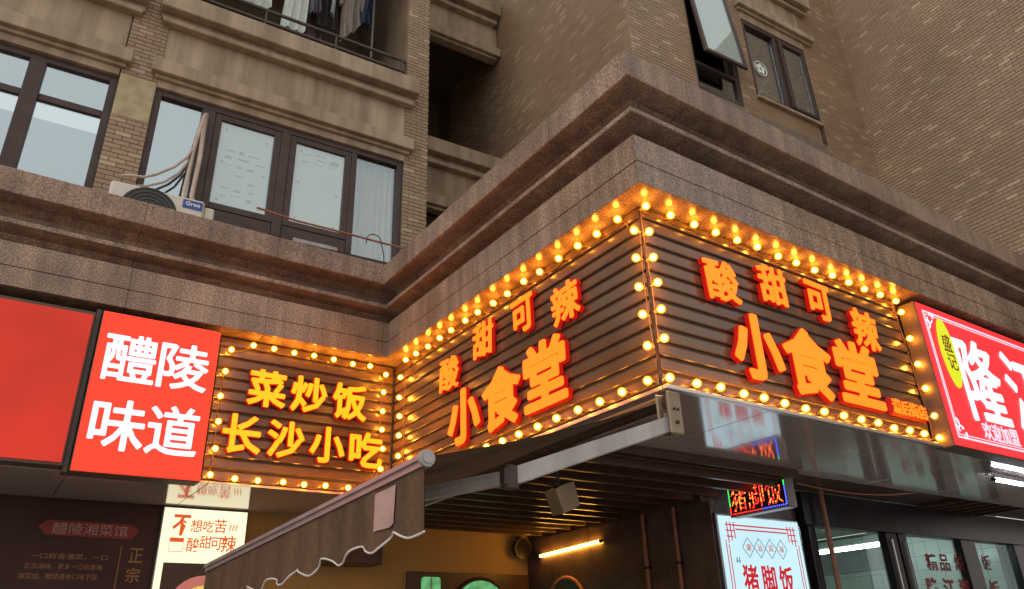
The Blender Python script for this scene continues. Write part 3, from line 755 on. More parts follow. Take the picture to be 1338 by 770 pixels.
# ------------------------------------------------------------------ LED blade sign
t = T('led_blade_sign', 'dotted red running text sign with coloured border hung under the soffit', 'sign', (6.15, 4.75, 2.75))
t.part('case', MB().cbox(6.08, 6.18, 4.37, 5.04, 2.745, 3.055, .006), 'led_case')
t.part('frame', MB().cbox(6.072, 6.19, 4.352, 4.368, 2.735, 3.058, .003), 'alu_edge')
t.part('frame', MB().cbox(6.072, 6.19, 4.37, 5.04, 2.728, 2.743, .003), 'alu_edge')
def led_dots(pts):
    mb = MB()
    for y, z in pts:
        i = len(mb.v); r = .0078
        for k in range(6): mb.v.append((6.079, y + r * math.cos(k * PI / 3), z + r * math.sin(k * PI / 3)))
        mb.v.append((6.074, y, z))
        mb.f += [(i + k, i + (k + 1) % 6, i + 6) for k in range(6)]
    return mb
def inside(vs, fs, x, y):
    for f in fs:
        for k in range(1, len(f) - 1):
            a, b, c = vs[f[0]], vs[f[k]], vs[f[k + 1]]
            d1 = (x - b[0]) * (a[1] - b[1]) - (a[0] - b[0]) * (y - b[1]); d2 = (x - c[0]) * (b[1] - c[1]) - (b[0] - c[0]) * (y - c[1]); d3 = (x - a[0]) * (c[1] - a[1]) - (c[0] - a[0]) * (y - a[1])
            if not ((d1 < 0 or d2 < 0 or d3 < 0) and (d1 > 0 or d2 > 0 or d3 > 0)): return True
    return False
red = []; amber = []
for k, ch in enumerate('猪脚饭'):
    vs, fs, _ = glyph(ch, 0, 0); cy = 4.915 - k * .205
    for i in range(12):
        for j in range(16):
            x, y = (i + .5) / 12 - .5, (j + .5) / 16 - .5
            if inside(vs, fs, x, y): (amber if random.random() < .3 else red).append((cy - x * .185, 2.895 + y * .235))
t.part('led_dots', led_dots(red), 'led_red', kind='stuff')
t.part('led_dots', led_dots(amber), 'led_amber', kind='stuff')
gr, bl, rd = [], [], []
for k in range(18): (gr if k > 4 else rd).append((5.03, 2.762 + k * .0158)); (bl if k < 11 else gr).append((4.38, 2.762 + k * .0158))
for k in range(27):
    yk = 5.005 - k * .0235; (rd if k < 15 else bl).append((yk, 2.757)); (bl if k % 9 < 5 else gr).append((yk, 3.038))
t.part('led_dots', led_dots(gr), 'led_green', kind='stuff'); t.part('led_dots', led_dots(bl), 'led_blue', kind='stuff'); t.part('led_dots', led_dots(rd), 'led_red', kind='stuff')

# ------------------------------------------------------------------ awning
aw = T('folding_awning', 'half open brown folding arm awning with scalloped valance', 'awning', (3.3, 4.8, 2.7))
ya, yb = 3.12, 6.62
q = MB(); nu, nv = 10, 12
def fab(u, v):
    x = 3.30 + (1.66 - .03 * v - 3.30) * u; yv = ya + (yb - ya) * v
    z = 2.955 - .02 * v + (2.440 - .12 * v - 2.955) * u - .035 * math.sin(PI * u) + .006 * math.sin(9 * v + 3 * u)
    return (x, yv, z)
for i in range(nu + 1):
    for j in range(nv + 1): q.v.append(fab(i / nu, j / nv))
for i in range(nu):
    for j in range(nv): a = i * (nv + 1) + j; q.f.append((a, a + nv + 1, a + nv + 2, a + 1))
n0 = len(q.v); q.v += [(x, y, z - .003) for x, y, z in q.v]; q.f += [tuple(n0 + k for k in f[::-1]) for f in q.f]
aw.part('canopy', q, 'canvas', smooth=True)
aw.part('roller', MB().tube([(3.31, 3.10, 2.95), (3.31, 6.64, 2.93)], .045, 14), 'canvas', smooth=True)
aw.part('wall_rail', MB().beam((3.30, 3.10, 2.86), (3.30, 6.60, 2.84), .04, .04), 'bar')
def barp(v): return Vector((1.675 - .05 * v, ya - .02 + (yb - ya) * v, 2.428 - .13 * v))
aw.part('front_bar', MB().beam(barp(0), barp(1), .045, .06).beam(barp(0) + Vector((-.03, 0, .012)), barp(1) + Vector((-.03, 0, .012)), .012, .022), 'bar')
cap = MB(); p0 = barp(0)
cap.tube([p0 + Vector((-.005, .005, .005)), p0 + Vector((-.005, -.012, .005)), p0 + Vector((-.005, -.020, .005))], .040, 18)
aw.part('end_cap', cap, 'alu_white', smooth=True)
aw.part('end_cap', MB().tube([p0 + Vector((-.005, -.021, .005)), p0 + Vector((-.005, -.028, .005))], .026, 18), 'alu_white', smooth=True)
# valance
q = MB(); n = 210; rows = 6; edge = []
for j in range(n + 1):
    v = j / n; b = barp(v); s = v * 3.5
    drop = .275 + .030 * math.cos(2 * PI * (s - .10) / .41) * min(1, s / .25) + .015 * max(0, 1 - s / .25)
    for k in range(rows + 1):
        h = k / rows
        x = b.x - .012 + h * (.013 * math.sin(2 * PI * s / .30) + .006 * math.sin(2 * PI * s / .17 + 1)) + .01 * h * math.sin(2.1 * s)
        q.v.append((x, b.y, b.z - .03 - h * drop))
    edge.append(Vector(q.v[-1]))
for j in range(n):
    for k in range(rows): a = j * (rows + 1) + k; q.f.append((a, a + 1, a + rows + 2, a + rows + 1))
n0 = len(q.v); q.v += [(x + .003, y, z) for x, y, z in q.v]; q.f += [tuple(n0 + k for k in f[::-1]) for f in q.f]
va = aw.part('valance', q, 'canvas', smooth=True)
aw.part('piping', MB().tube(edge, .0055, 6), 'piping', smooth=True, parent=va)
# faded label sewn on the valance
q = MB()
for j in range(9):
    v = .075 + .065 * j / 8; b = barp(v); s = v * 3.5
    for k in range(6):
        h = .10 + .68 * k / 5
        x = b.x - .020 + h * (.013 * math.sin(2 * PI * s / .30) + .006 * math.sin(2 * PI * s / .17 + 1)) + .01 * h * math.sin(2.1 * s)
        q.v.append((x, b.y, b.z - .03 - h * .27))
for j in range(8):
    for k in range(5): a = j * 6 + k; q.f.append((a, a + 1, a + 7, a + 6))
aw.part('label', q, 'sticker', smooth=True, parent=va, label='faded pink label on the valance')
for (w0, e0, f0) in (((3.27, 3.07, 2.80), (2.235, 3.235, 2.425), (1.69, 4.12, 2.36)), ((3.25, 6.5, 2.78), (2.235, 6.36, 2.40), (1.65, 5.5, 2.29))):
    o = aw.part('arm', MB().beam(w0, e0, .05, .085).beam(Vector(w0) + Vector((0, 0, -.046)), Vector(e0) + Vector((0, 0, -.046)), .034, .008), 'alu_white', label='upper awning arm')
    o2 = aw.part('arm', MB().beam(e0, f0, .042, .07).beam(Vector(e0) + Vector((0, 0, .0)), Vector(f0) + Vector((0, 0, .0)), .05, .018), 'alu_white', label='fore arm of the awning')
    e = Vector(e0)
    aw.part('elbow_joint', MB().tube([e + Vector((0, 0, -.06)), e + Vector((0, 0, .055))], .042, 14).cbox(e.x - .05, e.x + .05, e.y - .028, e.y + .028, e.z - .047, e.z + .047, .008), 'frame', smooth=False, parent=o)
    yb0 = w0[1]
    aw.part('wall_bracket', MB().cbox(3.235, 3.345, yb0 - .055, yb0 - .035, 2.73, 2.99, .008).cbox(3.235, 3.345, yb0 + .035, yb0 + .055, 2.73, 2.99, .008).cbox(3.30, 3.36, yb0 - .034, yb0 + .034, 2.74, 2.98, .006), 'speaker')
    for bx_, bz_, br_ in ((3.29, 2.80, .012), (3.275, 2.88, .008), (3.305, 2.88, .008)): aw.part('bolt', MB().tube([(bx_, yb0 - .056, bz_), (bx_, yb0 - .065, bz_)], br_, 8), 'frame_dark')

# ------------------------------------------------------------------ porch fixtures
def tube_lamp(label, p, q, r, mat, loc, grp=None, base=None):
    t = T('tube_lamp', label, 'lamp', loc, group=grp); p, q = Vector(p), Vector(q); d = (q - p).normalized()
    t.part('tube', MB().tube([p, q], r, 12), mat, smooth=True)
    for e, s in ((p, -1), (q, 1)): t.part('end_cap', MB().tube([e + d * s * .001, e + d * s * .035], r * 1.15, 12), 'frame_dark', smooth=True)
    if base: t.part('batten', MB().beam(p + Vector(base), q + Vector(base), .03, .03), 'alu_white')
    return t
tube_lamp('slanted warm tube lamp on the dark porch wall', (5.855, 7.87, 2.68), (5.855, 6.75, 2.715), .016, 'tube_warm', (5.86, 7.3, 2.65))
tube_lamp('cool tube lamp under the soffit by the crimson sign', (8.12, 3.46, 2.985), (9.3, 3.46, 2.985), .017, 'tube_cool', (8.7, 3.46, 2.97), None, (0, 0, .034))
tube_lamp('cool tube lamp inside the tiled shop', (10.45, 7.15, 2.815), (10.45, 5.95, 2.815), .028, 'tube_cool', (10.45, 6.5, 2.8), None, (0, 0, .05))
tube_lamp('cool tube lamp deeper inside the tiled shop near its ceiling', (9.2, 8.9, 3.08), (9.2, 7.6, 3.08), .025, 'tube_cool', (9.2, 8.2, 3.0), None, (0, 0, .05))
for yy_, lb in ((5.58, 'red brown pipe on the dark porch wall beside the pale blue poster'), (6.03, 'red brown pipe on the dark porch wall between tube lamp and other pipe')):
    t = T('wall_pipe', lb, 'pipe', (5.85, yy_, 0), group='pipes on the porch wall')
    t.part('pipe', MB().tube([(5.855, yy_, 0), (5.852, yy_ + .004, 1.5), (5.857, yy_, 2.9)], .022, 10), 'copper', smooth=True)
    for z in (1.3, 2.35): t.part('clip', MB().cbox(5.828, 5.884, yy_ - .03, yy_ + .03, z, z + .025, .003), 'frame_dark')
t = T('hanging_floodlight', 'small tan metal box hanging below the slatted ceiling', 'fixture', (3.64, 4.6, 2.92))
q = MB().prism([(3.53, 2.70), (3.62, 2.745), (3.66, 2.555), (3.60, 2.53)], 'y', 4.52, 4.66)
t.part('case', q, 'speaker')
t.part('case', MB().prism([(3.625, 2.745), (3.72, 2.78), (3.765, 2.60), (3.665, 2.555)], 'y', 4.53, 4.68), 'speaker')
t.part('hanger', MB().tube([(3.62, 4.6, 2.745), (3.62, 4.6, 2.93)], .012, 8).cbox(3.55, 3.70, 4.57, 4.63, 2.742, 2.758, .003), 'frame_dark')
t = T('round_fixture', 'dark round fixture hung high in the porch corner', 'fixture', (5.75, 8.15, 2.8))
t.part('body', MB().tube([(5.74, 8.19, 2.80), (5.74, 8.06, 2.79)], .10, 20, r1=.125), 'dark_wood', smooth=True)
t.part('grille', MB().tube([(5.74, 8.058, 2.79), (5.74, 8.05, 2.79)], .105, 20), 'frame_dark', smooth=True)
t.part('bracket', MB().cbox(5.70, 5.78, 8.10, 8.16, 2.905, 2.925, .003), 'frame_dark')
def round_picture(label, c, r, fc, mat, rim='dark_wood'):
    t = T('round_picture', label, 'picture', c)
    rimm = MB(); n = 40; cc = Vector(c)
    u, nrm = ((Vector((1, 0, 0)), Vector((0, -1, 0))) if fc == '-y' else (Vector((0, -1, 0)), Vector((-1, 0, 0))))
    rimm.tube([cc + u * r * math.cos(2 * PI * k / n) + Vector((0, 0, 1)) * r * math.sin(2 * PI * k / n) + nrm * .02 for k in range(n + 1)], .022, 8, cap=False)
    t.part('rim', rimm, rim, smooth=True)
    t.part('print', MB().disc(cc + nrm * .012, u, (0, 0, 1), r * .97, r * .97, 40), mat)
    return t
round_picture('large round green lit picture in the dark wooden board', (5.16, 8.165, 2.02), .41, '-y', 'green_pic')
round_picture('round dark mirror with copper rim on the porch side wall', (5.884, 7.42, 2.03), .36, '-x', 'dark_wall', 'copper')
t = T('small_picture', 'small rounded green lit picture in the dark wooden board', 'picture', (4.5, 8.165, 2.2))
sp = []
for cx, cz, a0 in ((4.58, 2.40, 0), (4.40, 2.40, 90), (4.40, 2.05, 180), (4.58, 2.05, 270)):
    for k in range(5): a = math.radians(a0 + k * 22.5); sp.append((cx + .035 * math.cos(a), cz + .035 * math.sin(a)))
t.part('print', MB().prism(sp, 'y', 8.155, 8.164), 'green_pic')
t.part('glazing_bar', MB().box(4.482, 4.496, 8.148, 8.154, 2.02, 2.43), 'alu_edge')

# lettering on the glass of the right shop, cables
t = T('window_lettering', 'red characters on the glass of the tiled shop', 'lettering', (10.6, 5.19, 2.2))
t.part('lettering', text_mb('精', .26, .20, (9.86, 5.194, 2.46), '-y', .02, .001), 'red_print')
for k, ch in enumerate('品烧鸭饭'): t.part('lettering', text_mb(ch, .24, .20, (10.16 + k * .36, 5.194, 2.46 + .012 * k), '-y', .02, .001), 'red_print')
for k, ch in enumerate('隆江猪脚饭'): t.part('lettering', text_mb(ch, .27, .26, (9.75 + k * .38, 5.194, 2.15), '-y', .03, .001), 'red_print')
def wire_thing(label, pts, r, mat, tower=False, n=6, cat='cable', name='cable'):
    loc = tuple(pts[0])
    return single(name, MB().tube(pts, r, n), mat, label, cat, loc, tower, smooth=True)
def sagp(a, b, sag, n=14):
    a, b = Vector(a), Vector(b); return [a + (b - a) * k / n + Vector((0, 0, -sag * 4 * (k / n) * (1 - k / n))) for k in range(n + 1)]
wire_thing('thin cable sagging below the soffit over the shop entrance', sagp((6.45, 4.5, 3.0), (8.7, 4.5, 3.10), .07), .008, 'copper')
t = T('wall_pipe', 'red brown pipe in front of the tiled shop window', 'pipe', (7.62, 5.05, 0), group=None)
t.part('pipe', MB().tube([(7.60, 5.05, 0), (7.63, 5.05, 3.12)], .028, 10), 'copper', smooth=True)

# ================================================================== apartment tower (own frame)
tw = T('apartment_building', 'tan tiled apartment block rising behind the granite cornice', 'building', (5.0, 5.1, 5.2), True)
PX, PZ, TW, TH, TT = .153, .053, .146, .0465, .006
def tiles(wall, u0, u1, z0, z1, fix, seed=1):
    """running-bond facing tiles on a wall facing '-y' (u = x) or '-x' (u = y) or '+x'"""
    rnd = random.Random(seed); mb = MB(); tone = []
    r = 0; z = z0
    while z < z1 - .01:
        zt_ = min(z + TH, z1); off = (r % 2) * PX / 2; u = u0 - off
        while u < u1:
            a, b = max(u, u0), min(u + TW, u1)
            if b - a > .012:
                x = rnd.random(); k = rnd.gauss(.46, .09) if x > .09 else rnd.uniform(.68, .95)
                k = min(max(k, 0), 1); d = TT + rnd.uniform(-.0012, .0012); i = len(mb.v)
                if wall == '-y': P = [(a, fix, z), (b, fix, z), (b, fix, zt_), (a, fix, zt_), (a + .002, fix - d, z + .002), (b - .002, fix - d, z + .002), (b - .002, fix - d, zt_ - .002), (a + .002, fix - d, zt_ - .002)]
                else:
                    sg = -1 if wall == '-x' else 1
                    P = [(fix, a, z), (fix, b, z), (fix, b, zt_), (fix, a, zt_), (fix + sg * d, a + .002, z + .002), (fix + sg * d, b - .002, z + .002), (fix + sg * d, b - .002, zt_ - .002), (fix + sg * d, a + .002, zt_ - .002)]
                mb.v += P; mb.f += [tuple(i + q for q in f) for f in ((4, 5, 6, 7), (0, 1, 5, 4), (1, 2, 6, 5), (2, 3, 7, 6), (3, 0, 4, 7))]; tone += [k] * 5
            u += PX
        z += PZ; r += 1
    mb.tone = tone; return mb
def tile_part(*a, **k): return tw.part('wall_tiles', tiles(*a, **k), 'tile', kind='stuff')
ZT = 12.6
# middle wall (faces -x), right wall (faces -y), wing (faces -x)
tw.part('wall', MB().box(5.0, 5.3, 5.3, 10.5, 5.2, ZT), 'mortar'); tile_part('-x', 5.1 - TT, 9.9, 6.0, ZT, 5.0, seed=2)
tw.part('wall', MB().box(9.6, 14, .2, 9, 5.0, ZT), 'mortar'); tile_part('-x', 1.2, 5.095, 5.35, ZT, 9.6, seed=3)
tw.part('wall', MB().box(9.6, 14, .2, 2.6, 0, 4.99), 'mortar')
for a, b, z0, z1 in ((5.0, 6.05, 5.2, ZT), (6.05, 6.87, 5.2, 7.95), (6.87, 7.16, 5.2, ZT), (7.16, 8.50, 5.2, 7.93), (8.50, 9.6, 5.2, ZT), (6.05, 6.87, 10.4, ZT), (7.16, 8.5, 9.70, ZT)):
    tw.part('wall', MB().box(a, b, 5.1, 5.3, z0, z1), 'mortar')
for k, (a, b, z0, z1) in enumerate(((5.0 - TT, 6.05, 6.6, ZT), (6.87, 7.16, 7.3, ZT), (8.50, 9.595, 6.6, ZT))): tile_part('-y', a, b, z0, z1, 5.1, seed=10 + k)
tw.part('roof', MB().box(5.0, 14, 5.31, 10.4, ZT - .1, ZT), 'mortar')
tw.part('room', MB().box(5.9, 8.8, 6.4, 6.5, 5.3, ZT - .2), 'dark_room')

def frame_rect(mb, x0, x1, z0, z1, y0, y1, w_, sides='lrtb'):
    if 'l' in sides: mb.cbox(x0, x0 + w_, y0, y1, z0, z1, .004)
    if 'r' in sides: mb.cbox(x1 - w_, x1, y0, y1, z0, z1, .004)
    if 't' in sides: mb.cbox(x0 + w_, x1 - w_, y0, y1, z1 - w_, z1, .004)
    if 'b' in sides: mb.cbox(x0 + w_, x1 - w_, y0, y1, z0, z0 + w_, .004)
    return mb
def window(parts, label=None):
    """one window = a frame with panes as its sub-parts"""
    fr = tw.part('window', parts[0], 'frame', label=label)
    for nm, mb, mat in parts[1:]: tw.part(nm, mb, mat, parent=fr)
    return fr
# right wall, window A: fixed light below, top-hung sash pushed open above
f = MB(); frame_rect(f, 6.05, 6.87, 7.95, 10.4, 5.12, 5.20, .055); f.cbox(6.105, 6.815, 5.12, 5.20, 8.40, 8.455, .004)
w_ = window([f, ('pane', MB().box(6.106, 6.814, 5.15, 5.156, 8.006, 8.399), 'glass_clear')])
def tilt(mb, pivot, ang):
    c, s = math.cos(ang), math.sin(ang)
    mb.v = [(x, pivot[0] + (y - pivot[0]) * c - (z - pivot[1]) * s, pivot[1] + (y - pivot[0]) * s + (z - pivot[1]) * c) for x, y, z in mb.v]; return mb
sa_ = MB(); frame_rect(sa_, 6.08, 6.84, 8.43, 10.36, 5.075, 5.115, .055)
tw.part('sash', tilt(sa_, (5.12, 10.38), math.radians(-5.0)), 'frame', parent=w_)
tw.part('pane', tilt(MB().box(6.136, 6.784, 5.092, 5.098, 8.486, 10.304), (5.12, 10.38), math.radians(-5.0)), 'glass_clear', parent=w_)
tw.part('privacy_film', tilt(MB().box(6.137, 6.783, 5.100, 5.102, 8.487, 10.303), (5.12, 10.38), math.radians(-5.0)), 'paper', parent=w_)  # pale sheet added behind the pane for an even pale tone
# window B
f = MB(); frame_rect(f, 7.16, 8.50, 8.29, 9.66, 5.10, 5.20, .06); f.cbox(7.80, 7.87, 5.10, 5.20, 8.351, 9.599, .004)
f.cbox(7.90, 7.955, 5.07, 5.13, 8.351, 9.599, .004); f.cbox(7.956, 8.439, 5.085, 5.13, 8.352, 8.40, .004); f.cbox(7.956, 8.439, 5.085, 5.13, 9.55, 9.598, .004); f.cbox(8.39, 8.438, 5.085, 5.13, 8.401, 9.549, .004)
w2 = window([f, ('pane', MB().box(7.221, 7.799, 5.15, 5.156, 8.351, 9.599), 'glass_mid'), ('pane', MB().box(7.956, 8.389, 5.11, 5.116, 8.401, 9.549), 'glass_mid')])
tw.part('blind', MB().cbox(7.2, 8.46, 5.25, 5.262, 8.3, 9.65, .002), 'room_tan', parent=w2)  # sheet coloured with the wall brown reflected in the panes
fan = MB()
for k in range(40):
    a0 = 2 * PI * k / 40; a1 = 2 * PI * (k + 1) / 40
    fan.beam((7.43 + .12 * math.cos(a0), 5.135, 8.89 + .12 * math.sin(a0)), (7.43 + .12 * math.cos(a1), 5.135, 8.89 + .12 * math.sin(a1)), .01, .012)
for k in range(5):
    a = 2 * PI * k / 5 + .3; fan.disc((7.43 + .055 * math.cos(a), 5.136, 8.89 + .055 * math.sin(a)), (1, 0, 0), (0, 0, 1), .038, .038, 12)
tw.part('vent_fan', fan, 'paper', parent=w2)
tw.part('sill_board', MB().cbox(7.16, 8.50, 5.06, 5.2, 8.235, 8.285, .005), 'plaster')
tw.part('spandrel', MB().cbox(7.17, 8.44, 5.11, 5.2, 7.93, 8.23, .005), 'room_tan', label='brown panel under the window'); tw.part('spandrel_frame', MB().cbox(8.445, 8.5, 5.09, 5.2, 7.93, 8.23, .004), 'frame')
def bands(x0, x1, zA, yb, upper=True, xa0=None, xa1=None):
    """plaster trims between two storeys; zA = top of the lower band, measured like the left facade (7.42)"""
    s = zA - 7.42; xa0 = x0 if xa0 is None else xa0; xa1 = x1 if xa1 is None else xa1
    tw.part('trim_band', MB().cbox(x0, x1, yb - .10, yb + .1, 7.25 + s, 7.42 + s, .008), 'plaster')
    tw.part('trim_band', MB().cbox(x0 + .04, x1 - .04, yb - .045, yb + .1, 7.205 + s, 7.249 + s, .006), 'plaster')
    if upper:
        tw.part('trim_band', MB().cbox(xa0 + .04, xa1 - .04, yb - .09, yb + .1, 7.935 + s, 8.005 + s, .008), 'plaster')
        tw.part('trim_band', MB().cbox(xa0 + .02, xa1 - .02, yb - .05, yb + .1, 8.006 + s, 8.079 + s, .008), 'plaster')
        tw.part('trim_band', MB().cbox(xa0, xa1, yb - .17, yb + .1, 8.08 + s, 8.32 + s, .010), 'plaster')
# trims over window B
tw.part('lintel_strip', MB().cbox(7.16, 8.50, 5.085, 5.2, 9.665, 9.80, .004), 'plaster')
tw.part('trim_band', MB().cbox(7.08, 8.70, 5.0, 5.1, 9.85, 9.97, .008), 'plaster'); tw.part('trim_band', MB().cbox(7.11, 8.65, 5.05, 5.1, 9.80, 9.849, .006), 'plaster')
tw.part('spandrel', MB().cbox(7.16, 8.5, 5.085, 5.1, 9.975, 10.40, .004), 'plaster')
tw.part('trim_band', MB().cbox(7.1, 8.70, 5.02, 5.1, 10.405, 10.47, .006), 'plaster'); tw.part('trim_band', MB().cbox(7.08, 8.74, 4.95, 5.1, 10.50, 10.72, .008), 'plaster')

# ---- left facade (y = 7.2)
YF = 7.2
tw.part('wall', MB().box(-5, 3.3, YF, YF + .25, 5.0, 5.62), 'mortar')
for x0, x1 in ((-.17, .18), (2.99, 3.30), (-2.6, -2.25)):
    tw.part('pillar', MB().box(x0, x1, YF, YF + .35, 5.62, ZT), 'mortar')
tile_part('-y', -.17, .18, 5.6, 6.625, YF, seed=20); tile_part('-y', -.17, .18, 7.16, 10.9, YF, seed=21)
tile_part('-y', 2.99, 3.30 + TT, 5.6, ZT, YF, seed=22); tile_part('+x', YF, YF + .35, 5.6, ZT, 3.30, seed=23)
tw.part('bare_patch', MB().cbox(-.165, .175, YF - .004, YF + .02, 6.63, 7.155, .003), 'plaster_raw', label='yellowish bare plaster patch where tiles came off')
# window 1 (left): mirror-like panes
f = MB(); frame_rect(f, -2.25, -.17, 5.62, 7.11, YF + .04, YF + .12, .075)
f.cbox(-.945, -.80, YF + .03, YF + .12, 5.7, 7.034, .005)
f.cbox(-.799, -.246, YF + .05, YF + .11, 6.59, 6.665, .005); f.cbox(-2.17, -.946, YF + .05, YF + .11, 6.59, 6.665, .005)
window([f] + [('pane', MB().box(a, b, YF + .075, YF + .081, z0, z1), 'glass') for a, b, z0, z1 in ((-.799, -.246, 5.7, 6.589), (-.799, -.246, 6.666, 7.034), (-2.17, -.946, 5.7, 6.589), (-2.17, -.946, 6.666, 7.034))])
tw.part('room', MB().box(-2.25, -.17, 8.5, 8.55, 5.62, 7.2), 'dark_room')
# window 2 (wide): grey pane, two papered sashes, curtained pane
f = MB(); frame_rect(f, .18, 2.99, 5.62, 7.11, YF + .03, YF + .12, .07)
for a, b in ((.66, .80), (1.52, 1.62), (2.345, 2.41)): f.cbox(a, b, YF + .025, YF + .12, 5.69, 7.04, .005)
w3 = window([f, ('pane', MB().box(.25, .66, YF + .075, YF + .081, 5.69, 7.04), 'glass'), ('pane', MB().box(2.41, 2.92, YF + .075, YF + .081, 5.69, 7.04), 'glass_clear')])
for x0, x1 in ((.80, 1.52), (1.62, 2.345)):
    s_ = MB(); frame_rect(s_, x0 + .002, x1 - .002, 5.85, 7.035, YF + .035, YF + .09, .072)
    sa_ = tw.part('sash', s_, 'frame', parent=w3)
    tw.part('pane', MB().box(x0 + .074, x1 - .074, YF + .055, YF + .061, 5.922, 6.963), 'glass_clear', parent=w3)
    tw.part('paper_sheet', MB().box(x0 + .08, x1 - .08, YF + .07, YF + .072, 5.925, 6.96), 'paper', parent=w3)
    q = MB()
    for r in range(7):
        z = 6.62 - r * .095 if x0 < 1 else 6.86 - r * .05
        if x0 > 1 and r > 2: break
        x = x0 + .16
        for c_ in range(3):
            l = random.uniform(.05, .13); q.box(x, x + l, YF + .0685, YF + .0695, z + random.uniform(-.02, .02), z + random.uniform(-.02, .02) + .012); x += l + random.uniform(.03, .08)
            if x > x1 - .2: break
    for cx, cz in ((x0 + .14, 6.88), (x1 - .15, 6.84), (x0 + .14, 6.46), (x1 - .14, 6.40), (x0 + .14, 5.99), (x1 - .15, 5.98)):
        q.disc((cx, YF + .0675, cz), (1, 0, 0), (0, 0, 1), .016, .016, 10)
    tw.part('print_marks', q, 'ink', parent=w3)
q = MB(); n = 60
for k in range(n + 1):
    x = 2.40 + .54 * k / n; yv = YF + .17 + .022 * math.sin(k * .75) + .012 * math.sin(k * .31 + 1)
    q.v += [(x, yv, 5.64), (x, yv + .01, 7.06)]
q.f = [(2 * k, 2 * k + 2, 2 * k + 3, 2 * k + 1) for k in range(n)]
tw.part('curtain', q, 'curtain', smooth=True, parent=w3)
tw.part('blind', MB().box(.2, .8, YF + .25, YF + .26, 5.63, 7.1), 'curtain', parent=w3)
tw.part('room', MB().box(.8, 2.98, YF + .40, YF + .45, 5.63, 7.15), 'dark_room')
for a_, b_ in ((.801, 1.519), (1.621, 2.344)): tw.part('bottom_rail', MB().cbox(a_, b_, YF + .04, YF + .10, 5.691, 5.846, .006), 'frame', parent=w3)
tw.part('cover_strip', MB().cbox(1.75, 2.24, YF - .02, YF + .02, 5.655, 5.70, .003), 'alu_white')
for x0, x1, xa0, xa1 in ((.10, 3.085, .063, 3.115), (-2.75, -.09, -2.75, -.056)):
    tw.part('lintel_strip', MB().cbox(max(x0, -2.25) + (.08 if x0 > 0 else 0), x1 - .09, YF - .005, YF + .2, 7.112, 7.204, .003), 'plaster')
    bands(x0, x1, 7.42, YF, True, xa0, xa1)
    tw.part('spandrel', MB().cbox(max(x0, -2.6) + .08, x1 - .09, YF + .012, YF + .2, 7.421, 7.934, .004), 'plaster')
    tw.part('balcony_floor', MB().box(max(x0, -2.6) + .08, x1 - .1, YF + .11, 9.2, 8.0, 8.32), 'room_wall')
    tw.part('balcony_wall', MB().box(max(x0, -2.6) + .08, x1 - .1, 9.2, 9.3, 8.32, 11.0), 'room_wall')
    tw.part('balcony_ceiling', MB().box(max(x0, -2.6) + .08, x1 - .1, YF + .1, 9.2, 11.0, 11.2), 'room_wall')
    tw.part('trim_band', MB().cbox(x0, x1, YF - .1, YF + .1, 10.42, 10.59, .008), 'plaster')
tw.part('balcony_side_wall', MB().box(2.965, 2.989, YF + .002, 9.19, 8.33, 10.99), 'room_wall')
tw.part('balcony_side_wall', MB().box(.18, .2, YF + .36, 9.19, 8.33, 10.99), 'room_wall')
tw.part('upper_wall', MB().box(-5, 3.29, YF + .02, 9.6, 11.21, 15.5), 'plaster')
# balcony railing
rl = MB()
for z in (8.478, 8.655): rl.tube([(.19, YF - .03, z), (2.93, YF - .03, z), (2.965, YF - .03, z - .03)], .022, 10)
railing = tw.part('railing', rl, 'rail', smooth=True)
tw.part('rail_base', MB().cbox(.19, 2.98, YF - .06, YF + .02, 8.321, 8.352, .004), 'rail', parent=railing)
for x in (.3, 1.16, 2.02, 2.9): tw.part('post', MB().tube([(x, YF - .03, 8.35), (x, YF - .03, 8.655)], .014, 8), 'rail', smooth=True, parent=railing)
tw.part('drain_pipe', MB().tube([(2.60, YF + .3, 8.33), (2.60, YF + .3, 10.99)], .02, 8), 'rail', smooth=True)
# ---- recess between the left facade and the middle wall
YC = 8.19
for s in (0, 3.15):
    bands(3.31, 4.99, 7.42 + s, YC)
    tw.part('spandrel', MB().cbox(3.31, 4.99, YC + .012, YC + .2, 7.421 + s, 7.934 + s, .004), 'plaster')
    tw.part('balcony_floor', MB().box(3.31, 4.99, YC + .11, 10.4, 8.0 + s, 8.31 + s), 'room_wall')
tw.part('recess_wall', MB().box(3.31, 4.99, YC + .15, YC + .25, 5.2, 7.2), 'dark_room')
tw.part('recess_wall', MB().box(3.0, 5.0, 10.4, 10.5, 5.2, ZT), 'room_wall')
tw.part('recess_wall', MB().box(3.05, 3.30, YF + .36, 10.39, 5.2, ZT), 'room_wall')
tw.part('wall_lamp', MB().sphere((3.10, YF - .02, 9.53), .012), 'white_print')

# ------------------------------------------------------------------ things on the tower ledge and balcony
t = T('air_conditioner', 'cream outdoor air conditioner unit on the ledge below the wide window', 'air conditioner', (.45, 6.98, 5.34), True)
t.part('case', MB().cbox(-.03, .80, 6.88, 7.15, 5.20, 5.695, .02), 'ac')
t.part('grille', MB().tube([(.32, 6.879, 5.45), (.32, 6.868, 5.45)], .245, 32), 'ac_dark', smooth=True)
q = MB()
for k in range(1, 7): q.tube([(.32 + .038 * k * math.cos(2 * PI * j / 28), 6.864, 5.45 + .038 * k * math.sin(2 * PI * j / 28)) for j in range(29)], .004, 4, cap=False)
t.part('guard_wire', q, 'ac_dark')
t.part('label', MB().box(.60, .78, 6.874, 6.879, 5.575, 5.665), 'blue_label')
t.part('lettering', text_mb('Gree', .13, .045, (.69, 6.873, 5.628), '-y', .02, .0006), 'white_print')
t.part('valve_cover', MB().cbox(.801, .90, 6.92, 7.12, 5.30, 5.66, .015), 'ac')
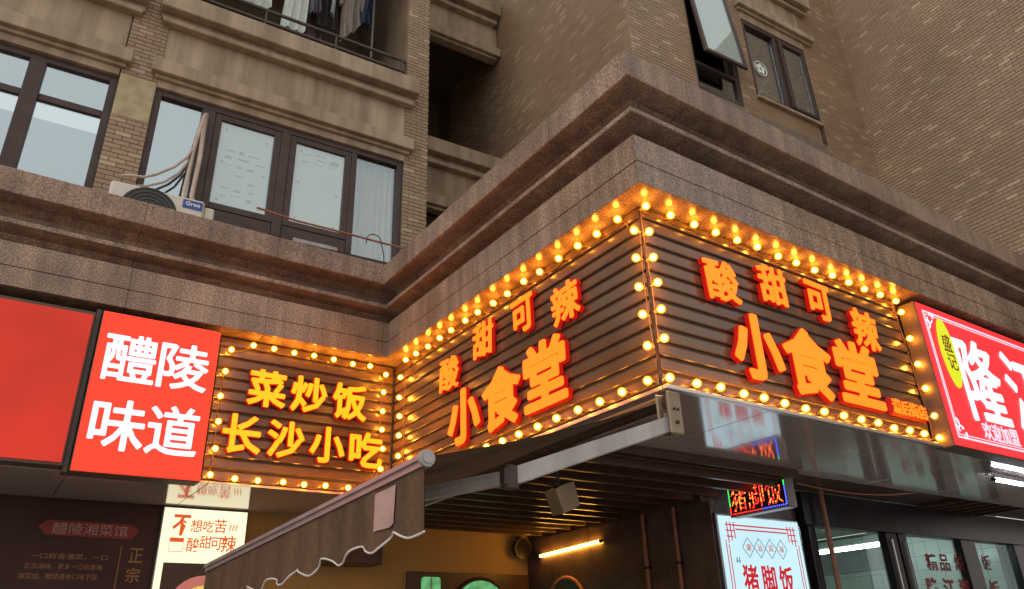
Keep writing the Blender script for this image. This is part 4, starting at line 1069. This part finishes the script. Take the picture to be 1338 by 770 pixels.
t = T('insulated_pipe_pair', 'two wrapped pipes rising from the cream air conditioner to the window', 'pipe', (.66, 7.1, 5.7), True)
t.part('pipe', MB().tube([(.72, 7.02, 5.6), (.69, 7.1, 5.85), (.70, 7.12, 6.35), (.695, 7.14, 6.9), (.70, 7.25, 6.97)], .026, 9), 'pvc', smooth=True)
t.part('pipe', MB().tube([(.62, 7.02, 5.6), (.61, 7.1, 5.85), (.64, 7.13, 6.5), (.68, 7.16, 6.88), (.69, 7.25, 6.95)], .022, 9), 'pvc', smooth=True)
wire_thing('pale hose curving from the tiled pillar to the wrapped pipes', [(.04, 7.12, 5.90), (.10, 7.11, 5.915), (.23, 7.1, 5.93), (.33, 7.1, 5.99), (.48, 7.1, 6.13), (.58, 7.1, 6.28), (.62, 7.12, 6.42)], .014, 'pvc', True, 8)
wire_thing('lower pale hose behind the air conditioner', [(.16, 7.14, 5.83), (.28, 7.13, 5.86), (.42, 7.13, 5.95), (.54, 7.13, 6.1), (.62, 7.14, 6.3)], .012, 'pvc', True, 8)
wire_thing('red brown cable stretched under the wide window', [(1.30, 6.98, 5.83), (1.7, 6.99, 5.795), (2.2, 6.99, 5.79), (2.6, 6.99, 5.78), (3.1, 6.97, 5.76)], .012, 'copper', True, 7)
wire_thing('thin dark wire loop on the curtained pane', [(2.49, 6.98, 5.72)] + [(2.58 + .085 * math.cos(a), 6.98, 5.77 + .085 * math.sin(a)) for a in [PI - k * .33 for k in range(0, 9)]] + [(2.70, 6.98, 5.62), (2.71, 6.98, 5.5)], .006, 'wire', True)
# laundry: each garment hangs from a rod
single('laundry_rod', MB().tube([(.22, 7.75, 10.35), (2.96, 7.75, 10.35)], .014, 8), 'alu', 'metal rod carrying the washing on the balcony', 'rod', (1.5, 7.75, 10.35), True, smooth=True)
def cloth_mat(nm, c1, c2): M[nm] = pm(nm, c1, c2, 14, .9)
cloth_mat('cloth_white', (.55, .62, .58), (.7, .76, .72)); cloth_mat('cloth_grey', (.12, .12, .15), (.17, .17, .21)); cloth_mat('cloth_black', (.02, .018, .018), (.03, .026, .026))
cloth_mat('cloth_blue', (.035, .055, .11), (.05, .075, .14)); cloth_mat('cloth_navy', (.03, .035, .08), (.045, .05, .1)); cloth_mat('cloth_tan', (.22, .19, .16), (.3, .26, .22)); cloth_mat('cloth_mauve', (.16, .09, .10), (.2, .12, .13))
def garment(name, label, mat, x0, x1, zt_, zb0, zb1, y, sleeves=False, seed=0):
    rnd = random.Random(seed); q = MB(); n, m = 22, 12; ph = rnd.random() * 6
    for j in range(m + 1):
        h = j / m
        for i in range(n + 1):
            u = i / n; wd = (x1 - x0); cx = (x0 + x1) / 2
            sh = .72 + .28 * min(1, h * 3.2) if sleeves else .9 + .1 * h
            x = cx + (u - .5) * wd * sh + .01 * math.sin(h * 5 + ph)
            z = zt_ - (.05 * abs(u - .5) * 2 * (1 - h) if sleeves else 0) - h * (zt_ - (zb0 + (zb1 - zb0) * u)) + .012 * math.sin(u * 14 + ph) * h
            yy_ = y + .035 * math.sin(u * 17 + ph) * (.3 + .7 * h) + .02 * math.sin(u * 7 + h * 3) + .02 * (h - .5)
            q.v.append((x, yy_, z))
    for j in range(m):
        for i in range(n): a = j * (n + 1) + i; q.f.append((a, a + 1, a + n + 2, a + n + 1))
    n0 = len(q.v); q.v += [(x, yy_ + .012, z) for x, yy_, z in q.v]; q.f += [tuple(n0 + k for k in f[::-1]) for f in q.f]
    t = T(name, label, 'clothes', ((x0 + x1) / 2, y, zb0), True, group=None)
    t.part('cloth', q, mat, smooth=True)
    if sleeves:
        for s, xs_ in ((-1, x0), (1, x1)):
            t.part('sleeve', MB().tube([(xs_ - s * .06, y, zt_ - .04), (xs_ + s * .015, y + .01, zt_ - .18), (xs_ + s * .03, y + .02, zt_ - .38)], .05, 8, r1=.035), mat, smooth=True)
    t.part('hanger', MB().tube([((x0 + x1) / 2, y, zt_ - .01), ((x0 + x1) / 2, y - .0, 10.335), ((x0 + x1) / 2 + .01, y, 10.368)], .005, 5), 'wire')
garment('hanging_shirt', 'pale shirt hanging nearest the tiled pillar on the balcony', 'cloth_white', .98, 1.30, 10.2, 9.22, 9.26, 7.74, True, 1)
garment('hanging_dress', 'long white dress hanging lowest over the balcony rail', 'cloth_white', 1.44, 1.76, 10.2, 9.02, 9.06, 7.72, False, 2)
garment('hanging_trousers', 'mauve trousers hanging behind the long white dress', 'cloth_mauve', 1.80, 2.05, 10.15, 8.95, 8.98, 7.95, False, 3)
garment('hanging_towel', 'short blue grey towel hanging beside the long white dress', 'cloth_grey', 1.79, 1.93, 10.2, 9.42, 9.49, 7.70, False, 4)
garment('hanging_jacket', 'black jacket hanging between grey towel and tan shirt', 'cloth_black', 1.90, 2.20, 10.2, 9.34, 9.36, 7.80, True, 5)
garment('hanging_scarf', 'narrow white scarf hanging in front of the black jacket', 'cloth_white', 2.05, 2.11, 10.2, 9.54, 9.50, 7.68, False, 6)
garment('hanging_shirt', 'tan shirt with slanted hem hanging before the blue trousers', 'cloth_tan', 2.24, 2.50, 10.2, 9.18, 9.56, 7.74, True, 7)
garment('hanging_trousers', 'blue trousers at the end of the washing line', 'cloth_blue', 2.51, 2.62, 10.2, 9.60, 9.62, 7.72, False, 8)
garment('hanging_skirt', 'navy skirt hanging last beside the balcony wall', 'cloth_navy', 2.61, 2.73, 10.2, 9.58, 9.60, 7.76, False, 9)
